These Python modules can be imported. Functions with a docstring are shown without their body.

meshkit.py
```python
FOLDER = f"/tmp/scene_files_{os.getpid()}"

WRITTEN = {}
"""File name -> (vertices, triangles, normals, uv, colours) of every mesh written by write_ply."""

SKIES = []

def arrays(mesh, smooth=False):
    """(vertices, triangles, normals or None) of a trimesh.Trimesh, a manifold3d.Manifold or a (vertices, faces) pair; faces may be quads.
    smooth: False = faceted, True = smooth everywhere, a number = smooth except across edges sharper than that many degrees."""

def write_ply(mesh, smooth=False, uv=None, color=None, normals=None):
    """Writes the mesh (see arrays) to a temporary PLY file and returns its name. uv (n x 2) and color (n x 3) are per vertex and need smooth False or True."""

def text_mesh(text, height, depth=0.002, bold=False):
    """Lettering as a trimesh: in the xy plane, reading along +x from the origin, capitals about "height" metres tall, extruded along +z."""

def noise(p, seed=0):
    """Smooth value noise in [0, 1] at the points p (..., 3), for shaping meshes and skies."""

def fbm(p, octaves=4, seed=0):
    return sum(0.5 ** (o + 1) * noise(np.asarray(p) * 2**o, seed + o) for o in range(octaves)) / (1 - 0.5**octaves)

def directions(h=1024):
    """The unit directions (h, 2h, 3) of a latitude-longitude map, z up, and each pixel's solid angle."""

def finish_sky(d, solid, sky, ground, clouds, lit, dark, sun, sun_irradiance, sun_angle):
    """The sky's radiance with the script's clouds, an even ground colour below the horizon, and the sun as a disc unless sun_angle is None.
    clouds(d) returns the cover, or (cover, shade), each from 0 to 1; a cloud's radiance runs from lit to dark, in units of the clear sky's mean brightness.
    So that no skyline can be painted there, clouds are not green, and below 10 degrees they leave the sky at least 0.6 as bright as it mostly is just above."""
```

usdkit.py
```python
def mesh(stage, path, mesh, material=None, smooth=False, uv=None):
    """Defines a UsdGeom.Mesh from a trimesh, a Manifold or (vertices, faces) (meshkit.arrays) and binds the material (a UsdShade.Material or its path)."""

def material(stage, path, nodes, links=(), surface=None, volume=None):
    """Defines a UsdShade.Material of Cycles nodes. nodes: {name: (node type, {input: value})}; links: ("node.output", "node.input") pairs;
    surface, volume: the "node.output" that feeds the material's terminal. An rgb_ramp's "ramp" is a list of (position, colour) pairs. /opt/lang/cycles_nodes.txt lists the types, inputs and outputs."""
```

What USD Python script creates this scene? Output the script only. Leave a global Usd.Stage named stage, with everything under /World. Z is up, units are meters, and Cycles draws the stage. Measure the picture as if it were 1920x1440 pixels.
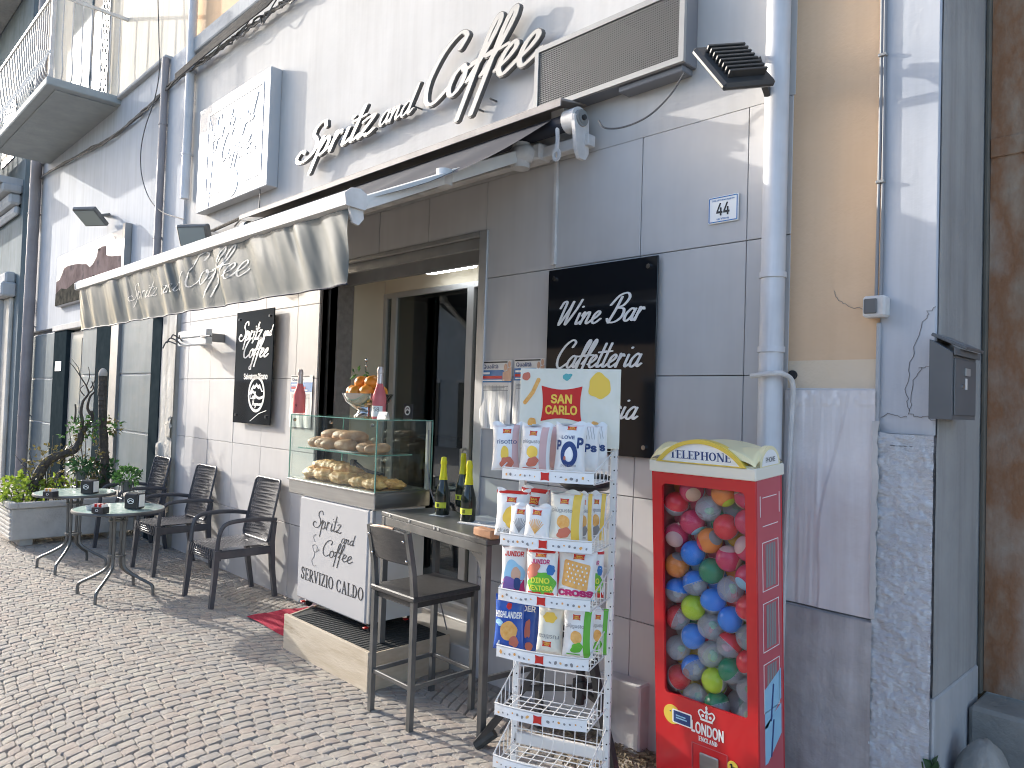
import math, random, numpy as np, trimesh, usdkit, meshkit, glob
from pxr import Usd, UsdGeom, UsdLux, UsdShade, Gf, Sdf
from shapely.geometry import Polygon, LineString, MultiPolygon, Point, box as sbox
from shapely import affinity
from shapely.ops import unary_union
stage = Usd.Stage.CreateInMemory()
UsdGeom.SetStageUpAxis(stage, 'Z'); UsdGeom.SetStageMetersPerUnit(stage, 1.0)
WORLD = UsdGeom.Xform.Define(stage, '/World'); UsdGeom.Scope.Define(stage, '/World/Looks')
R_ = random.Random(7); NP = np.random.RandomState(11)
# ------------------------------------------------------------------ camera (a phone at eye height, pitched and rolled a little)
FOC, YAW, PITCH, ROLL = 1393.24, 0.795823, 0.0285585, 0.0323798
EYE = np.array([0, -3.02448, 1.635118])
FWD = np.array([-math.sin(YAW)*math.cos(PITCH), math.cos(YAW)*math.cos(PITCH), math.sin(PITCH)])
_r = np.cross(FWD, [0, 0, 1.]); _r /= np.linalg.norm(_r); _u = np.cross(_r, FWD)
RIGHT = math.cos(ROLL)*_r + math.sin(ROLL)*_u; UP = np.cross(RIGHT, FWD)
cam = UsdGeom.Camera.Define(stage, '/World/camera')
cam.AddTransformOp().Set(Gf.Matrix4d(*RIGHT, 0, *UP, 0, *(-FWD), 0, *EYE, 1))
cam.CreateHorizontalApertureAttr(36.0); cam.CreateVerticalApertureAttr(27.0); cam.CreateFocalLengthAttr(FOC*36/1920)
cam.CreateExposureAttr(EXPOSURE := 1.55)
# ------------------------------------------------------------------ sky and sun
SUN = np.array([-1.0, -0.23, 0.34]); SUN /= np.linalg.norm(SUN)
dome = UsdLux.DomeLight.Define(stage, '/World/sky')
skym = usdkit.material(stage, '/World/Looks/sky_light', {
    's': ('sky_texture', {'sky_type': 'single_scattering', 'sun_disc': False, 'sun_elevation': math.asin(SUN[2]), 'sun_rotation': math.atan2(SUN[0], SUN[1]), 'aerosol_density': 1.7, 'air_density': 0.75}),
    'b': ('background_shader', {'strength': 0.15})}, [('s.color', 'b.color')], surface='b.background')
UsdShade.MaterialBindingAPI.Apply(dome.GetPrim()).Bind(skym)
dome.GetPrim().SetCustomDataByKey('kind', 'structure'); dome.GetPrim().SetCustomDataByKey('label', 'bright hazy daylight sky over the street')
sun = UsdLux.DistantLight.Define(stage, '/World/sunlight')
_a = np.cross([0, 0, 1.], SUN); _a /= np.linalg.norm(_a); _b = np.cross(SUN, _a)
sun.AddTransformOp().Set(Gf.Matrix4d(*_a, 0, *_b, 0, *SUN, 0, 0, 0, 0, 1))
sun.CreateIntensityAttr(0.58); sun.CreateAngleAttr(0.5); sun.CreateNormalizeAttr(True); sun.CreateColorAttr(Gf.Vec3f(1, .955, .885))

# ------------------------------------------------------------------ where a direction seen in the photograph meets a real plane
def ray(u, v): return FWD*FOC + RIGHT*(u-960) + UP*(720-v)
def W(u, v, y=0.): d = ray(u, v); return EYE + d*(y-EYE[1])/d[1]
def GX(u, v, x): d = ray(u, v); return EYE + d*(x-EYE[0])/d[0]
def GZ(u, v, z=0.): d = ray(u, v); return EYE + d*(z-EYE[2])/d[2]
def proj(p):
    d = np.asarray(p, float)-EYE; w = d@FWD
    return np.stack([960+FOC*(d@RIGHT)/w, 720-FOC*(d@UP)/w], -1), w
def zat(x, y, v):
    lo, hi = -1., 6.
    for _ in range(40):
        m = (lo+hi)/2
        if proj([x, y, m])[0][1] > v: lo = m
        else: hi = m
    return lo

# ------------------------------------------------------------------ materials
MATS = {}
def mat(name, col, rough=.6, col2=None, vs=6, metal=0, bump=0, bs=60, spec=.5, streak=0, dirt=None, stretch=None, coat=0, emit=0, trans=0, ior=1.5, det=6, hi=None):
    nodes = {'g': ('geometry', {}), 'p': ('principled_bsdf', {'roughness': rough, 'metallic': metal, 'specular_ior_level': spec, 'coat_weight': coat, 'transmission_weight': trans, 'ior': ior, 'base_color': col})}
    links = []
    src = 'g.position'
    if stretch:
        nodes['m'] = ('mapping', {'mapping_type': 'point', 'scale': stretch}); links.append(('g.position', 'm.vector')); src = 'm.vector'
    last = None
    if col2 is not None:
        nodes['n'] = ('noise_texture', {'scale': vs, 'detail': det, 'roughness': .6})
        nodes['r'] = ('rgb_ramp', {'ramp': [(.3, col), (.7, col2)] if hi is None else [(.3, col), (.55, col2), (.75, hi)]})
        links += [(src, 'n.vector'), ('n.fac', 'r.fac')]; last = 'r.color'
    if streak:
        nodes['sm'] = ('mapping', {'mapping_type': 'point', 'scale': (5, 5, .35)}); nodes['sn'] = ('noise_texture', {'scale': 2.2, 'detail': 7, 'roughness': .65})
        nodes['sr'] = ('rgb_ramp', {'ramp': [(.42, (1, 1, 1)), (.75, dirt or (.55, .53, .5))]}); nodes['sx'] = ('mix', {'mix_type': 'multiply', 'fac': streak})
        links += [('g.position', 'sm.vector'), ('sm.vector', 'sn.vector'), ('sn.fac', 'sr.fac'), ('sr.color', 'sx.color2')]
        if last: links.append((last, 'sx.color1'))
        else: nodes['sx'][1]['color1'] = col
        last = 'sx.color'
    if last: links.append((last, 'p.base_color'))
    if bump:
        nodes['bn'] = ('noise_texture', {'scale': bs, 'detail': 5, 'roughness': .6}); nodes['b'] = ('bump', {'strength': 1.0, 'distance': bump})
        links += [(src, 'bn.vector'), ('bn.fac', 'b.height'), ('b.normal', 'p.normal')]
    if emit: nodes['p'][1].update(emission_color=col, emission_strength=emit)
    MATS[name] = usdkit.material(stage, '/World/Looks/'+name, nodes, links, surface='p.BSDF'); return name
def glassmat(name, tint=(1, 1, 1), f0=.04, rough=0.0, gl=(1, 1, 1)):
    MATS[name] = usdkit.material(stage, '/World/Looks/'+name, {'t': ('transparent_bsdf', {'color': tint}), 'g': ('glossy_bsdf', {'color': gl, 'roughness': rough}), 'l': ('layer_weight', {'blend': .5}), 'q': ('math', {'math_type': 'power', 'value2': 5.0}), 'f': ('math', {'math_type': 'multiply_add', 'value2': .9, 'value3': f0}), 'm': ('mix_closure', {})},
        [('l.facing', 'q.value1'), ('q.value', 'f.value1'), ('f.value', 'm.fac'), ('t.BSDF', 'm.closure1'), ('g.BSDF', 'm.closure2')], surface='m.closure'); return name
def leafmat(name, c1, c2):
    MATS[name] = usdkit.material(stage, '/World/Looks/'+name, {'i': ('geometry', {}), 'r': ('rgb_ramp', {'ramp': [(0, c1), (1, c2)]}), 'p': ('principled_bsdf', {'roughness': .45}), 't': ('translucent_bsdf', {}), 'm': ('mix_closure', {'fac': .3})},
        [('i.random_per_island', 'r.fac'), ('r.color', 'p.base_color'), ('r.color', 't.color'), ('p.BSDF', 'm.closure1'), ('t.BSDF', 'm.closure2')], surface='m.closure'); return name
mat('plaster_white', (.50, .49, .475), .85, (.57, .56, .545), 1.3, bump=.0012, bs=35, streak=.35, dirt=(.72, .7, .68), spec=.04)
mat('plaster_blue', (.44, .46, .49), .85, (.51, .53, .56), .9, bump=.0015, bs=25, streak=.35, spec=.04)
mat('plaster_cream', (.62, .57, .48), .85, (.68, .64, .56), 1.2, bump=.003, bs=30, streak=.4, spec=.04)
mat('plaster_peach', (.66, .462, .296), .85, (.71, .515, .345), 2.2, bump=.002, bs=50, streak=.22, dirt=(.8, .74, .68), spec=.04)
mat('plaster_peach_pale', (.68, .55, .40), .85, (.72, .6, .46), 3, bump=.003, bs=50, spec=.04)
mat('plaster_raw', (.66, .62, .605), .9, (.76, .745, .74), 2.6, bump=.003, bs=18, streak=.45, dirt=(.68, .61, .56), spec=.04)
mat('concrete_old', (.36, .345, .34), .92, (.58, .565, .555), 3.4, bump=.008, bs=22, streak=.6, dirt=(.5, .46, .44), spec=.15)
mat('plaster_grey', (.40, .415, .43), .88, (.47, .485, .50), 2.2, bump=.004, bs=30, streak=.3, spec=.04)
mat('plaster_rough', (.44, .455, .475), .9, (.52, .535, .555), 4, bump=.014, bs=30, stretch=(1, 1, 1.6), spec=.04)
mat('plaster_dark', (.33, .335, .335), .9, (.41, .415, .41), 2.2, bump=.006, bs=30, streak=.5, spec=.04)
mat('plaster_teal', (.16, .20, .22), .9, (.24, .28, .30), 1.5, bump=.004, bs=20, streak=.5, spec=.04)
mat('pilaster_crack', (.5, .475, .42), .9, (.66, .645, .6), 3.0, bump=.008, bs=14, streak=.7, dirt=(.6, .55, .48), spec=.04)
mat('tile_marble', (.50, .49, .482), .5, (.56, .55, .542), 2.6, bump=.0006, bs=10, streak=.22, dirt=(.78, .77, .76), spec=.2)
mat('tile_marble_b', (.485, .476, .47), .5, (.545, .536, .528), 3.1, bump=.0006, bs=10, streak=.22, dirt=(.78, .77, .76), spec=.2)
mat('tile_marble_c', (.51, .498, .486), .5, (.57, .557, .546), 2.2, bump=.0006, bs=10, streak=.3, dirt=(.74, .73, .72), spec=.2)
mat('joint_dark', (.16, .15, .145), .9, (.24, .23, .22), 20)
mat('panel_grey', (.155, .19, .205), .55, (.20, .235, .25), 2.5, bump=.001, bs=30, streak=.25, spec=.04)
mat('joint_light', (.6, .61, .6), .7)
mat('dark_void', (.02, .028, .03), .5); mat('dark_frame', (.022, .032, .037), .6, (.034, .046, .052), 8, spec=0); mat('guide_teal', (.22, .26, .27), .5, (.26, .30, .31), 8, spec=.2)
mat('alu', (.47, .47, .46), .38, (.54, .54, .53), 4, metal=.6); mat('alu_dull', (.24, .24, .23), .5, (.31, .305, .295), 5, metal=.3)
mat('steel', (.44, .44, .43), .24, (.56, .56, .55), 3, metal=1, stretch=(1, 1, 14)); mat('chrome', (.62, .61, .6), .1, metal=1)
mat('white_paint', (.66, .66, .64), .45, (.72, .72, .70), 4, spec=.3); mat('white_worn', (.5, .48, .46), .55, (.68, .67, .65), 7, bump=.001, streak=.4)
mat('pipe_paint', (.52, .525, .54), .5, (.62, .625, .64), 4, streak=.45, bump=.001, bs=15); mat('pipe_brown', (.24, .21, .21), .55, (.32, .29, .285), 3, streak=.3)
mat('cable', (.07, .068, .068), .6, (.12, .115, .11), 20); mat('cable_grey', (.22, .22, .225), .6)
mat('black_gloss', (.008, .009, .011), .06); mat('black_plastic', (.016, .016, .018), .35, (.028, .028, .03), 30, bump=.0004, bs=200); mat('black_metal', (.02, .02, .021), .42, (.035, .034, .033), 12)
mat('dark_paint', (.045, .05, .052), .4, (.075, .08, .08), 8, bump=.0006, bs=60); mat('gun_metal', (.105, .107, .104), .38, (.17, .17, .165), 7, metal=.55, bump=.0005, bs=40)
mat('rattan', (.052, .053, .062), .4, (.082, .083, .093), 9)
mat('vinyl', (.06, .076, .077), .38, (.088, .106, .106), 2.5, spec=.11); mat('print_faded', (.36, .37, .36), .6); mat('fabric_navy', (.018, .021, .032), .7); mat('print_white', (.82, .82, .80), .45)
mat('hood_beige', (.26, .235, .22), .7, (.36, .33, .31), 4, streak=.4)
mat('ac_grey', (.27, .265, .255), .5, (.33, .325, .31), 6); mat('ac_mesh', (.13, .127, .12), .5); mat('ac_dark', (.025, .024, .023), .6); mat('ac_side', (.16, .165, .18), .5)
mat('letter_face', (.33, .315, .285), .5, (.38, .36, .33), 3); mat('letter_side', (.085, .08, .075), .5)
mat('box_white', (.47, .47, .475), .5, spec=.08); mat('box_relief', (.93, .93, .93), .3); mat('ink_black', (.012, .012, .014), .5); mat('ink_blue', (.03, .16, .42), .5); mat('ink_navy', (.02, .05, .17), .5)
mat('ink_red', (.55, .025, .02), .4); mat('ink_yellow', (.82, .55, .08), .45); mat('ink_orange', (.72, .32, .06), .5, (.8, .48, .16), 60); mat('ink_green', (.12, .42, .035), .45); mat('ink_teal', (.1, .38, .38), .5)
mat('ink_pink', (.62, .40, .38), .5); mat('ink_grey', (.24, .24, .24), .5); mat('ink_magenta', (.5, .02, .14), .45); mat('ink_ham', (.55, .16, .10), .5); mat('ink_skin', (.62, .38, .26), .5); mat('ink_purple', (.2, .12, .35), .5); mat('ink_lightblue', (.3, .55, .72), .5)
mat('paper', (.72, .71, .68), .8, (.78, .77, .74), 12)
mat('film_white', (.74, .74, .72), .3, (.78, .78, .76), 20, bump=.0015, bs=45, spec=.6); mat('film_blue', (.02, .07, .32), .22, (.03, .1, .4), 20, bump=.0015, bs=45, spec=.6)
mat('film_cream', (.70, .69, .58), .3, (.74, .73, .64), 20, bump=.0015, bs=45, spec=.6)
mat('film_red', (.5, .03, .04), .25, (.56, .05, .05), 20, bump=.0015, bs=45); mat('film_sky', (.30, .47, .62), .3, (.55, .62, .68), 9, bump=.0015, bs=45)
mat('wood_crate', (.46, .38, .28), .75, (.55, .47, .36), 3, bump=.002, bs=20, stretch=(.7, 3, 9), streak=.0, spec=.15); mat('wood_crate_dirty', (.43, .365, .275), .8, (.53, .47, .375), 2.4, bump=.002, bs=20, stretch=(1, 3, 6), hi=(.24, .18, .11), spec=.15)
mat('wood_black', (.028, .028, .028), .42, (.055, .052, .05), 8, bump=.0012, bs=25, stretch=(2, 9, 9)); mat('wood_orange', (.42, .20, .10), .6, (.52, .28, .15), 14)
mat('rubber', (.03, .033, .032), .8, (.05, .053, .05), 30, bump=.003, bs=120); mat('carpet_red', (.42, .015, .045), .95, (.50, .03, .065), 40, bump=.004, bs=220)
mat('threshold', (.42, .40, .37), .5, (.5, .48, .45), 5)
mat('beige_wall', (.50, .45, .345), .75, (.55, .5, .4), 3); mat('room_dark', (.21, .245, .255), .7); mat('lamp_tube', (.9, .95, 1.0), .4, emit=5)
mat('machine_red', (.50, .012, .015), .25, (.54, .016, .02), 3, coat=.3); mat('machine_cream', (.78, .70, .40), .3, (.80, .73, .45), 4, coat=.2); mat('machine_white', (.76, .73, .62), .35); mat('machine_side', (.46, .075, .09), .35, (.5, .10, .115), 4); mat('machine_gold', (.68, .50, .07), .4)
mat('stone_block', (.50, .495, .48), .6, (.60, .595, .58), 5, bump=.003, bs=25, streak=.3, spec=.15); mat('stone_boulder', (.26, .26, .24), .9, (.36, .355, .33), 5, bump=.012, bs=18, spec=.15)
mat('planter_concrete', (.43, .41, .38), .9, (.55, .53, .49), 7, bump=.006, bs=45, spec=.15); mat('soil', (.05, .038, .028), .95, (.09, .07, .05), 30, bump=.01, bs=60)
mat('bark', (.05, .042, .036), .9, (.11, .095, .08), 18, bump=.012, bs=40); mat('bark_pale', (.42, .38, .33), .9, (.52, .48, .43), 12)
leafmat('leaf_lime', (.26, .36, .045), (.48, .52, .09)); leafmat('leaf_green', (.05, .13, .03), (.13, .24, .06)); leafmat('leaf_dry', (.14, .12, .045), (.24, .20, .08)); leafmat('leaf_dark', (.025, .075, .025), (.06, .14, .04)); leafmat('leaf_litter', (.22, .18, .12), (.42, .36, .27))
glassmat('glass_pane', (.9, .96, .93)); glassmat('glass_case', (.95, .985, .97), .025); glassmat('glass_door', (.6, .66, .67), .10); glassmat('capsule_window', (.95, .95, .95), .02)
mat('glass_edge', (.22, .46, .39), .15, trans=.3); mat('glass_table', (.34, .50, .45), .12, (.48, .60, .54), 28, spec=.7, hi=(.72, .78, .74)); mat('glass_frosted', (.26, .28, .26), .3)
mat('bottle_dark', (.008, .012, .007), .05, spec=.7); mat('foil_yellow', (.72, .66, .02), .3, metal=.15, bump=.0008, bs=120); mat('label_yellow', (.70, .72, .06), .45); mat('pink_wine', (.86, .26, .29), .06, trans=.25, ior=1.35); mat('foil_pearl', (.72, .62, .60), .25, metal=.3)
mat('orange_skin', (.72, .24, .02), .4, (.80, .36, .05), 12, bump=.0012, bs=160); mat('pastry', (.46, .19, .045), .5, (.66, .36, .11), 22, bump=.006, bs=70, hi=(.78, .56, .28)); mat('bun', (.46, .22, .11), .55, (.66, .42, .27), 18, bump=.003, bs=60); mat('paper_doily', (.8, .78, .7), .8)
mat('mail_grey', (.085, .092, .098), .38, (.105, .112, .118), 6, coat=.15); mat('switch_dark', (.10, .10, .10), .3)
mat('rust', (.52, .49, .42), .85, (.34, .18, .10), 2.1, bump=.005, bs=40, hi=(.48, .43, .34), stretch=(1.5, 1, .9), streak=.5, det=10, spec=.1); mat('gate_frame', (.10, .10, .085), .7, (.15, .14, .115), 6, bump=.002, bs=40)
mat('cobble_a', (.315, .282, .242), .8, (.40, .366, .322), 9, bump=.005, bs=60, spec=.15); mat('cobble_b', (.29, .266, .236), .8, (.37, .345, .312), 9, bump=.005, bs=60, spec=.15); mat('cobble_c', (.322, .278, .238), .8, (.41, .36, .312), 9, bump=.005, bs=60, spec=.15); mat('cobble_d', (.335, .306, .26), .8, (.42, .39, .336), 9, bump=.005, bs=60, spec=.15)
mat('grout', (.25, .228, .2), .95, (.33, .305, .27), 14, bump=.01, bs=70, spec=.15)
mat('castle_print', (.12, .095, .092), .7, (.22, .175, .17), 3, hi=(.07, .07, .075), spec=0); mat('shrub_print', (.035, .038, .034), .7, (.11, .10, .085), 9, spec=0)
mat('teal_box', (.02, .16, .18), .5)

# ------------------------------------------------------------------ mesh building
def _cham():
    v = []
    for sx in (-1, 1):
        for sy in (-1, 1):
            for sz in (-1, 1):
                for k in range(3):
                    v.append([sx*(1-.2*(k == 0)), sy*(1-.2*(k == 1)), sz*(1-.2*(k == 2))])
    v = np.array(v)  # k: the axis along which this corner vertex is pulled in... three per corner
    s = np.sign(v); pts = s*1.0
    w = s.copy()
    for i in range(24):
        k = i % 3
        for a in range(3):
            if a != k: w[i, a] = s[i, a]*.8
    h = trimesh.convex.convex_hull(w)
    idx = {tuple(np.round(p, 5)): i for i, p in enumerate(w)}
    f = np.array([[idx[tuple(np.round(h.vertices[j], 5))] for j in t] for t in h.faces])
    return s, f
CH_S, CH_F = _cham()
BX_V = np.array([[x, y, z] for x in (-1, 1) for y in (-1, 1) for z in (-1, 1)], float)
BX_F = np.array([[0, 1, 3], [0, 3, 2], [4, 6, 7], [4, 7, 5], [0, 4, 5], [0, 5, 1], [2, 3, 7], [2, 7, 6], [0, 2, 6], [0, 6, 4], [1, 5, 7], [1, 7, 3]])
class B:
    def __init__(s): s.V = []; s.F = []; s.n = 0
    def add(s, v, f):
        v = np.asarray(v, float); f = np.asarray(f, int)
        if f.shape[1] == 4: f = np.vstack([f[:, [0, 1, 2]], f[:, [0, 2, 3]]])
        s.V.append(v); s.F.append(f+s.n); s.n += len(v); return s
    def obox(s, c, h, R=None, bev=0):
        h = np.asarray(h, float)
        if bev:
            v = CH_S*h
            for i in range(24):
                for a in range(3):
                    if a != i % 3: v[i, a] -= CH_S[i, a]*min(bev, h[a]*.9)
            f = CH_F
        else: v, f = BX_V*h, BX_F
        if R is not None: v = v@np.asarray(R).T
        return s.add(v+np.asarray(c, float), f)
    def box(s, a, b, bev=0):
        a = np.asarray(a, float); b = np.asarray(b, float); lo = np.minimum(a, b); hi = np.maximum(a, b)
        return s.obox((lo+hi)/2, (hi-lo)/2, None, bev)
    def tube(s, pts, r, n=8, cap=True, flat=None):
        p = np.asarray(pts, float); m = len(p); r = np.broadcast_to(r, (m,))
        t = np.gradient(p, axis=0); t /= np.linalg.norm(t, axis=1, keepdims=True)+1e-12
        a = np.cross(t[0], [0, 0, 1.] if abs(t[0][2]) < .9 else [1., 0, 0]); a /= np.linalg.norm(a); fr = []
        for i in range(m):
            a = a-t[i]*(a@t[i]); a /= np.linalg.norm(a)+1e-12; fr.append(a)
        A = np.array(fr); Bv = np.cross(t, A); ang = np.arange(n)*2*np.pi/n+(np.pi/4 if n == 4 else 0)
        k = 1.41421 if n == 4 else 1
        v = p[:, None]+r[:, None, None]*k*(np.cos(ang)[None, :, None]*A[:, None]+np.sin(ang)[None, :, None]*Bv[:, None]*(flat or 1))
        f = [[i*n+j, i*n+(j+1) % n, (i+1)*n+(j+1) % n, (i+1)*n+j] for i in range(m-1) for j in range(n)]
        v = v.reshape(-1, 3); s.add(v, f)
        if cap:
            for e, o in ((0, 1), (m-1, 0)):
                ring = v[e*n:(e+1)*n]; s.add(np.vstack([ring, p[e]]), [[(j+o) % n, (j+1-o) % n, n] for j in range(n)])
        return s
    def cyl(s, p, q, r, r2=None, n=14): return s.tube([p, q], [r, r if r2 is None else r2], n)
    def lathe(s, prof, c=(0, 0, 0), n=24):
        pr = np.asarray(prof, float); m = len(pr); ang = np.arange(n)*2*np.pi/n
        v = np.stack([pr[:, 0, None]*np.cos(ang), pr[:, 0, None]*np.sin(ang), np.broadcast_to(pr[:, 1, None], (m, n))], -1).reshape(-1, 3)
        f = [[i*n+j, i*n+(j+1) % n, (i+1)*n+(j+1) % n, (i+1)*n+j] for i in range(m-1) for j in range(n)]
        return s.add(v+np.asarray(c, float), f)
    def sph(s, c, r, n=2, R=None):
        m = trimesh.creation.icosphere(n, 1.0); v = m.vertices*np.asarray(r, float)
        if R is not None: v = v@R.T
        return s.add(v+np.asarray(c, float), m.faces)
    def grid(s, fn, nu, nv):
        u, v = np.meshgrid(np.linspace(0, 1, nu), np.linspace(0, 1, nv), indexing='ij'); P = fn(u, v).reshape(-1, 3)
        f = [[i*nv+j, (i+1)*nv+j, (i+1)*nv+j+1, i*nv+j+1] for i in range(nu-1) for j in range(nv-1)]
        return s.add(P, f)
    def poly(s, g, O, U, V, depth=.002):
        U = np.asarray(U, float); V = np.asarray(V, float); N = np.cross(U, V); N = N/np.linalg.norm(N)
        for q in polys(g):
            m = trimesh.creation.extrude_polygon(q, 1.0, engine='earcut'); p = m.vertices
            s.add(np.asarray(O, float)+p[:, :1]*U+p[:, 1:2]*V+p[:, 2:]*depth*N, m.faces)
        return s
    def flatpoly(s, g, fn, maxe=.03):
        for q in polys(g):
            v, f = trimesh.creation.triangulate_polygon(q, engine='earcut')
            v3 = np.column_stack([v, np.zeros(len(v))])
            if maxe: v3, f = trimesh.remesh.subdivide_to_size(v3, f, maxe, max_iter=7)
            n = np.cross(v3[f[:, 1]]-v3[f[:, 0]], v3[f[:, 2]]-v3[f[:, 0]])[:, 2]; f = np.where(n[:, None] < 0, f[:, ::-1], f)
            s.add(fn(v3[:, 0], v3[:, 1]), f)
        return s
    def arr(s): return (np.vstack(s.V), np.vstack(s.F)) if s.n else (np.zeros((0, 3)), np.zeros((0, 3), int))
def polys(g):
    if g.is_empty: return []
    return [p for p in getattr(g, 'geoms', [g]) if p.geom_type == 'Polygon' and p.area > 1e-9]
def rotz(a): c, s = math.cos(a), math.sin(a); return np.array([[c, -s, 0], [s, c, 0], [0, 0, 1.]])
def rotx(a): c, s = math.cos(a), math.sin(a); return np.array([[1, 0, 0], [0, c, -s], [0, s, c.real]])
def roty(a): c, s = math.cos(a), math.sin(a); return np.array([[c, 0, s], [0, 1, 0], [-s, 0, c]])
def spline(pts, k=8):
    p = np.asarray(pts, float)
    if len(p) < 3: return p
    q = np.vstack([2*p[0]-p[1], p, 2*p[-1]-p[-2]]); out = []
    for i in range(1, len(q)-2):
        a, b, c, d = q[i-1:i+3]
        for t in np.linspace(0, 1, k, endpoint=False): out.append(.5*((2*b)+(-a+c)*t+(2*a-5*b+4*c-d)*t*t+(-a+3*b-3*c+d)*t**3))
    out.append(p[-1]); return np.array(out)

# ------------------------------------------------------------------ things and parts
NAMES = {}
def fresh(parent, name):
    k = NAMES.get((parent, name), 0); NAMES[(parent, name)] = k+1
    return f'{parent}/{name}' + (f'_{k:03d}' if k else '')
def put(path, b, m, smooth, M=None):
    v, f = b.arr() if isinstance(b, B) else b
    if not len(f): return UsdGeom.Xform.Define(stage, path).GetPrim()
    used = np.unique(f); v = np.asarray(v)[used]; f = np.searchsorted(used, f)
    if M is not None: v = (v-M[0])@M[1]
    o = usdkit.mesh(stage, path, (v, f), MATS[m], smooth); return o.GetPrim()
def meta(p, label=None, cat=None, group=None, kind=None):
    for k, v in (('label', label), ('category', cat), ('group', group), ('kind', kind)):
        if v: p.SetCustomDataByKey(k, v)
class T:
    """one thing: an Xform at its base; parts are meshes below it"""
    def __init__(s, name, label, cat, loc=(0, 0, 0), rz=0, group=None, kind=None, local=False, rot=None):
        s.name, s.loc, s.rz, s.local = name, np.array(loc, float), rz, local; s.cat, s.group = cat, group
        s.path = fresh('/World', name); x = UsdGeom.Xform.Define(stage, s.path); s.x = x
        s.op = x.AddTranslateOp(); s.op.Set(Gf.Vec3d(*map(float, s.loc)))
        s.rop = x.AddRotateXYZOp(); s.rop.Set(Gf.Vec3f(*rot) if rot else Gf.Vec3f(0, 0, math.degrees(rz))); meta(x.GetPrim(), label, cat, group, kind)
    def part(s, name, b, m, smooth=30, under=None, label=None, kind=None):
        path = fresh(under or s.path, name)
        p = put(path, b, m, smooth, None if s.local else (s.loc, rotz(s.rz))); meta(p, label, None, None, kind); return path
    def empty(s, name, label=None):
        path = fresh(s.path, name); p = UsdGeom.Xform.Define(stage, path).GetPrim(); meta(p, label); return path
    def copy(s, loc, rz, label, rot=None):
        path = fresh('/World', s.name); x = UsdGeom.Xform.Define(stage, path)
        x.GetPrim().GetReferences().AddInternalReference(s.path); x.GetPrim().SetInstanceable(True)
        x.GetPrim().GetAttribute('xformOp:translate').Set(Gf.Vec3d(*map(float, loc))); x.GetPrim().GetAttribute('xformOp:rotateXYZ').Set(Gf.Vec3f(*rot) if rot else Gf.Vec3f(0, 0, math.degrees(rz)))
        meta(x.GetPrim(), label, s.cat, s.group); return path
def one(name, label, cat, b, m, smooth=30, group=None, kind=None):
    p = put(fresh('/World', name), b, m, smooth); meta(p, label, cat, group, kind); return p

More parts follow.
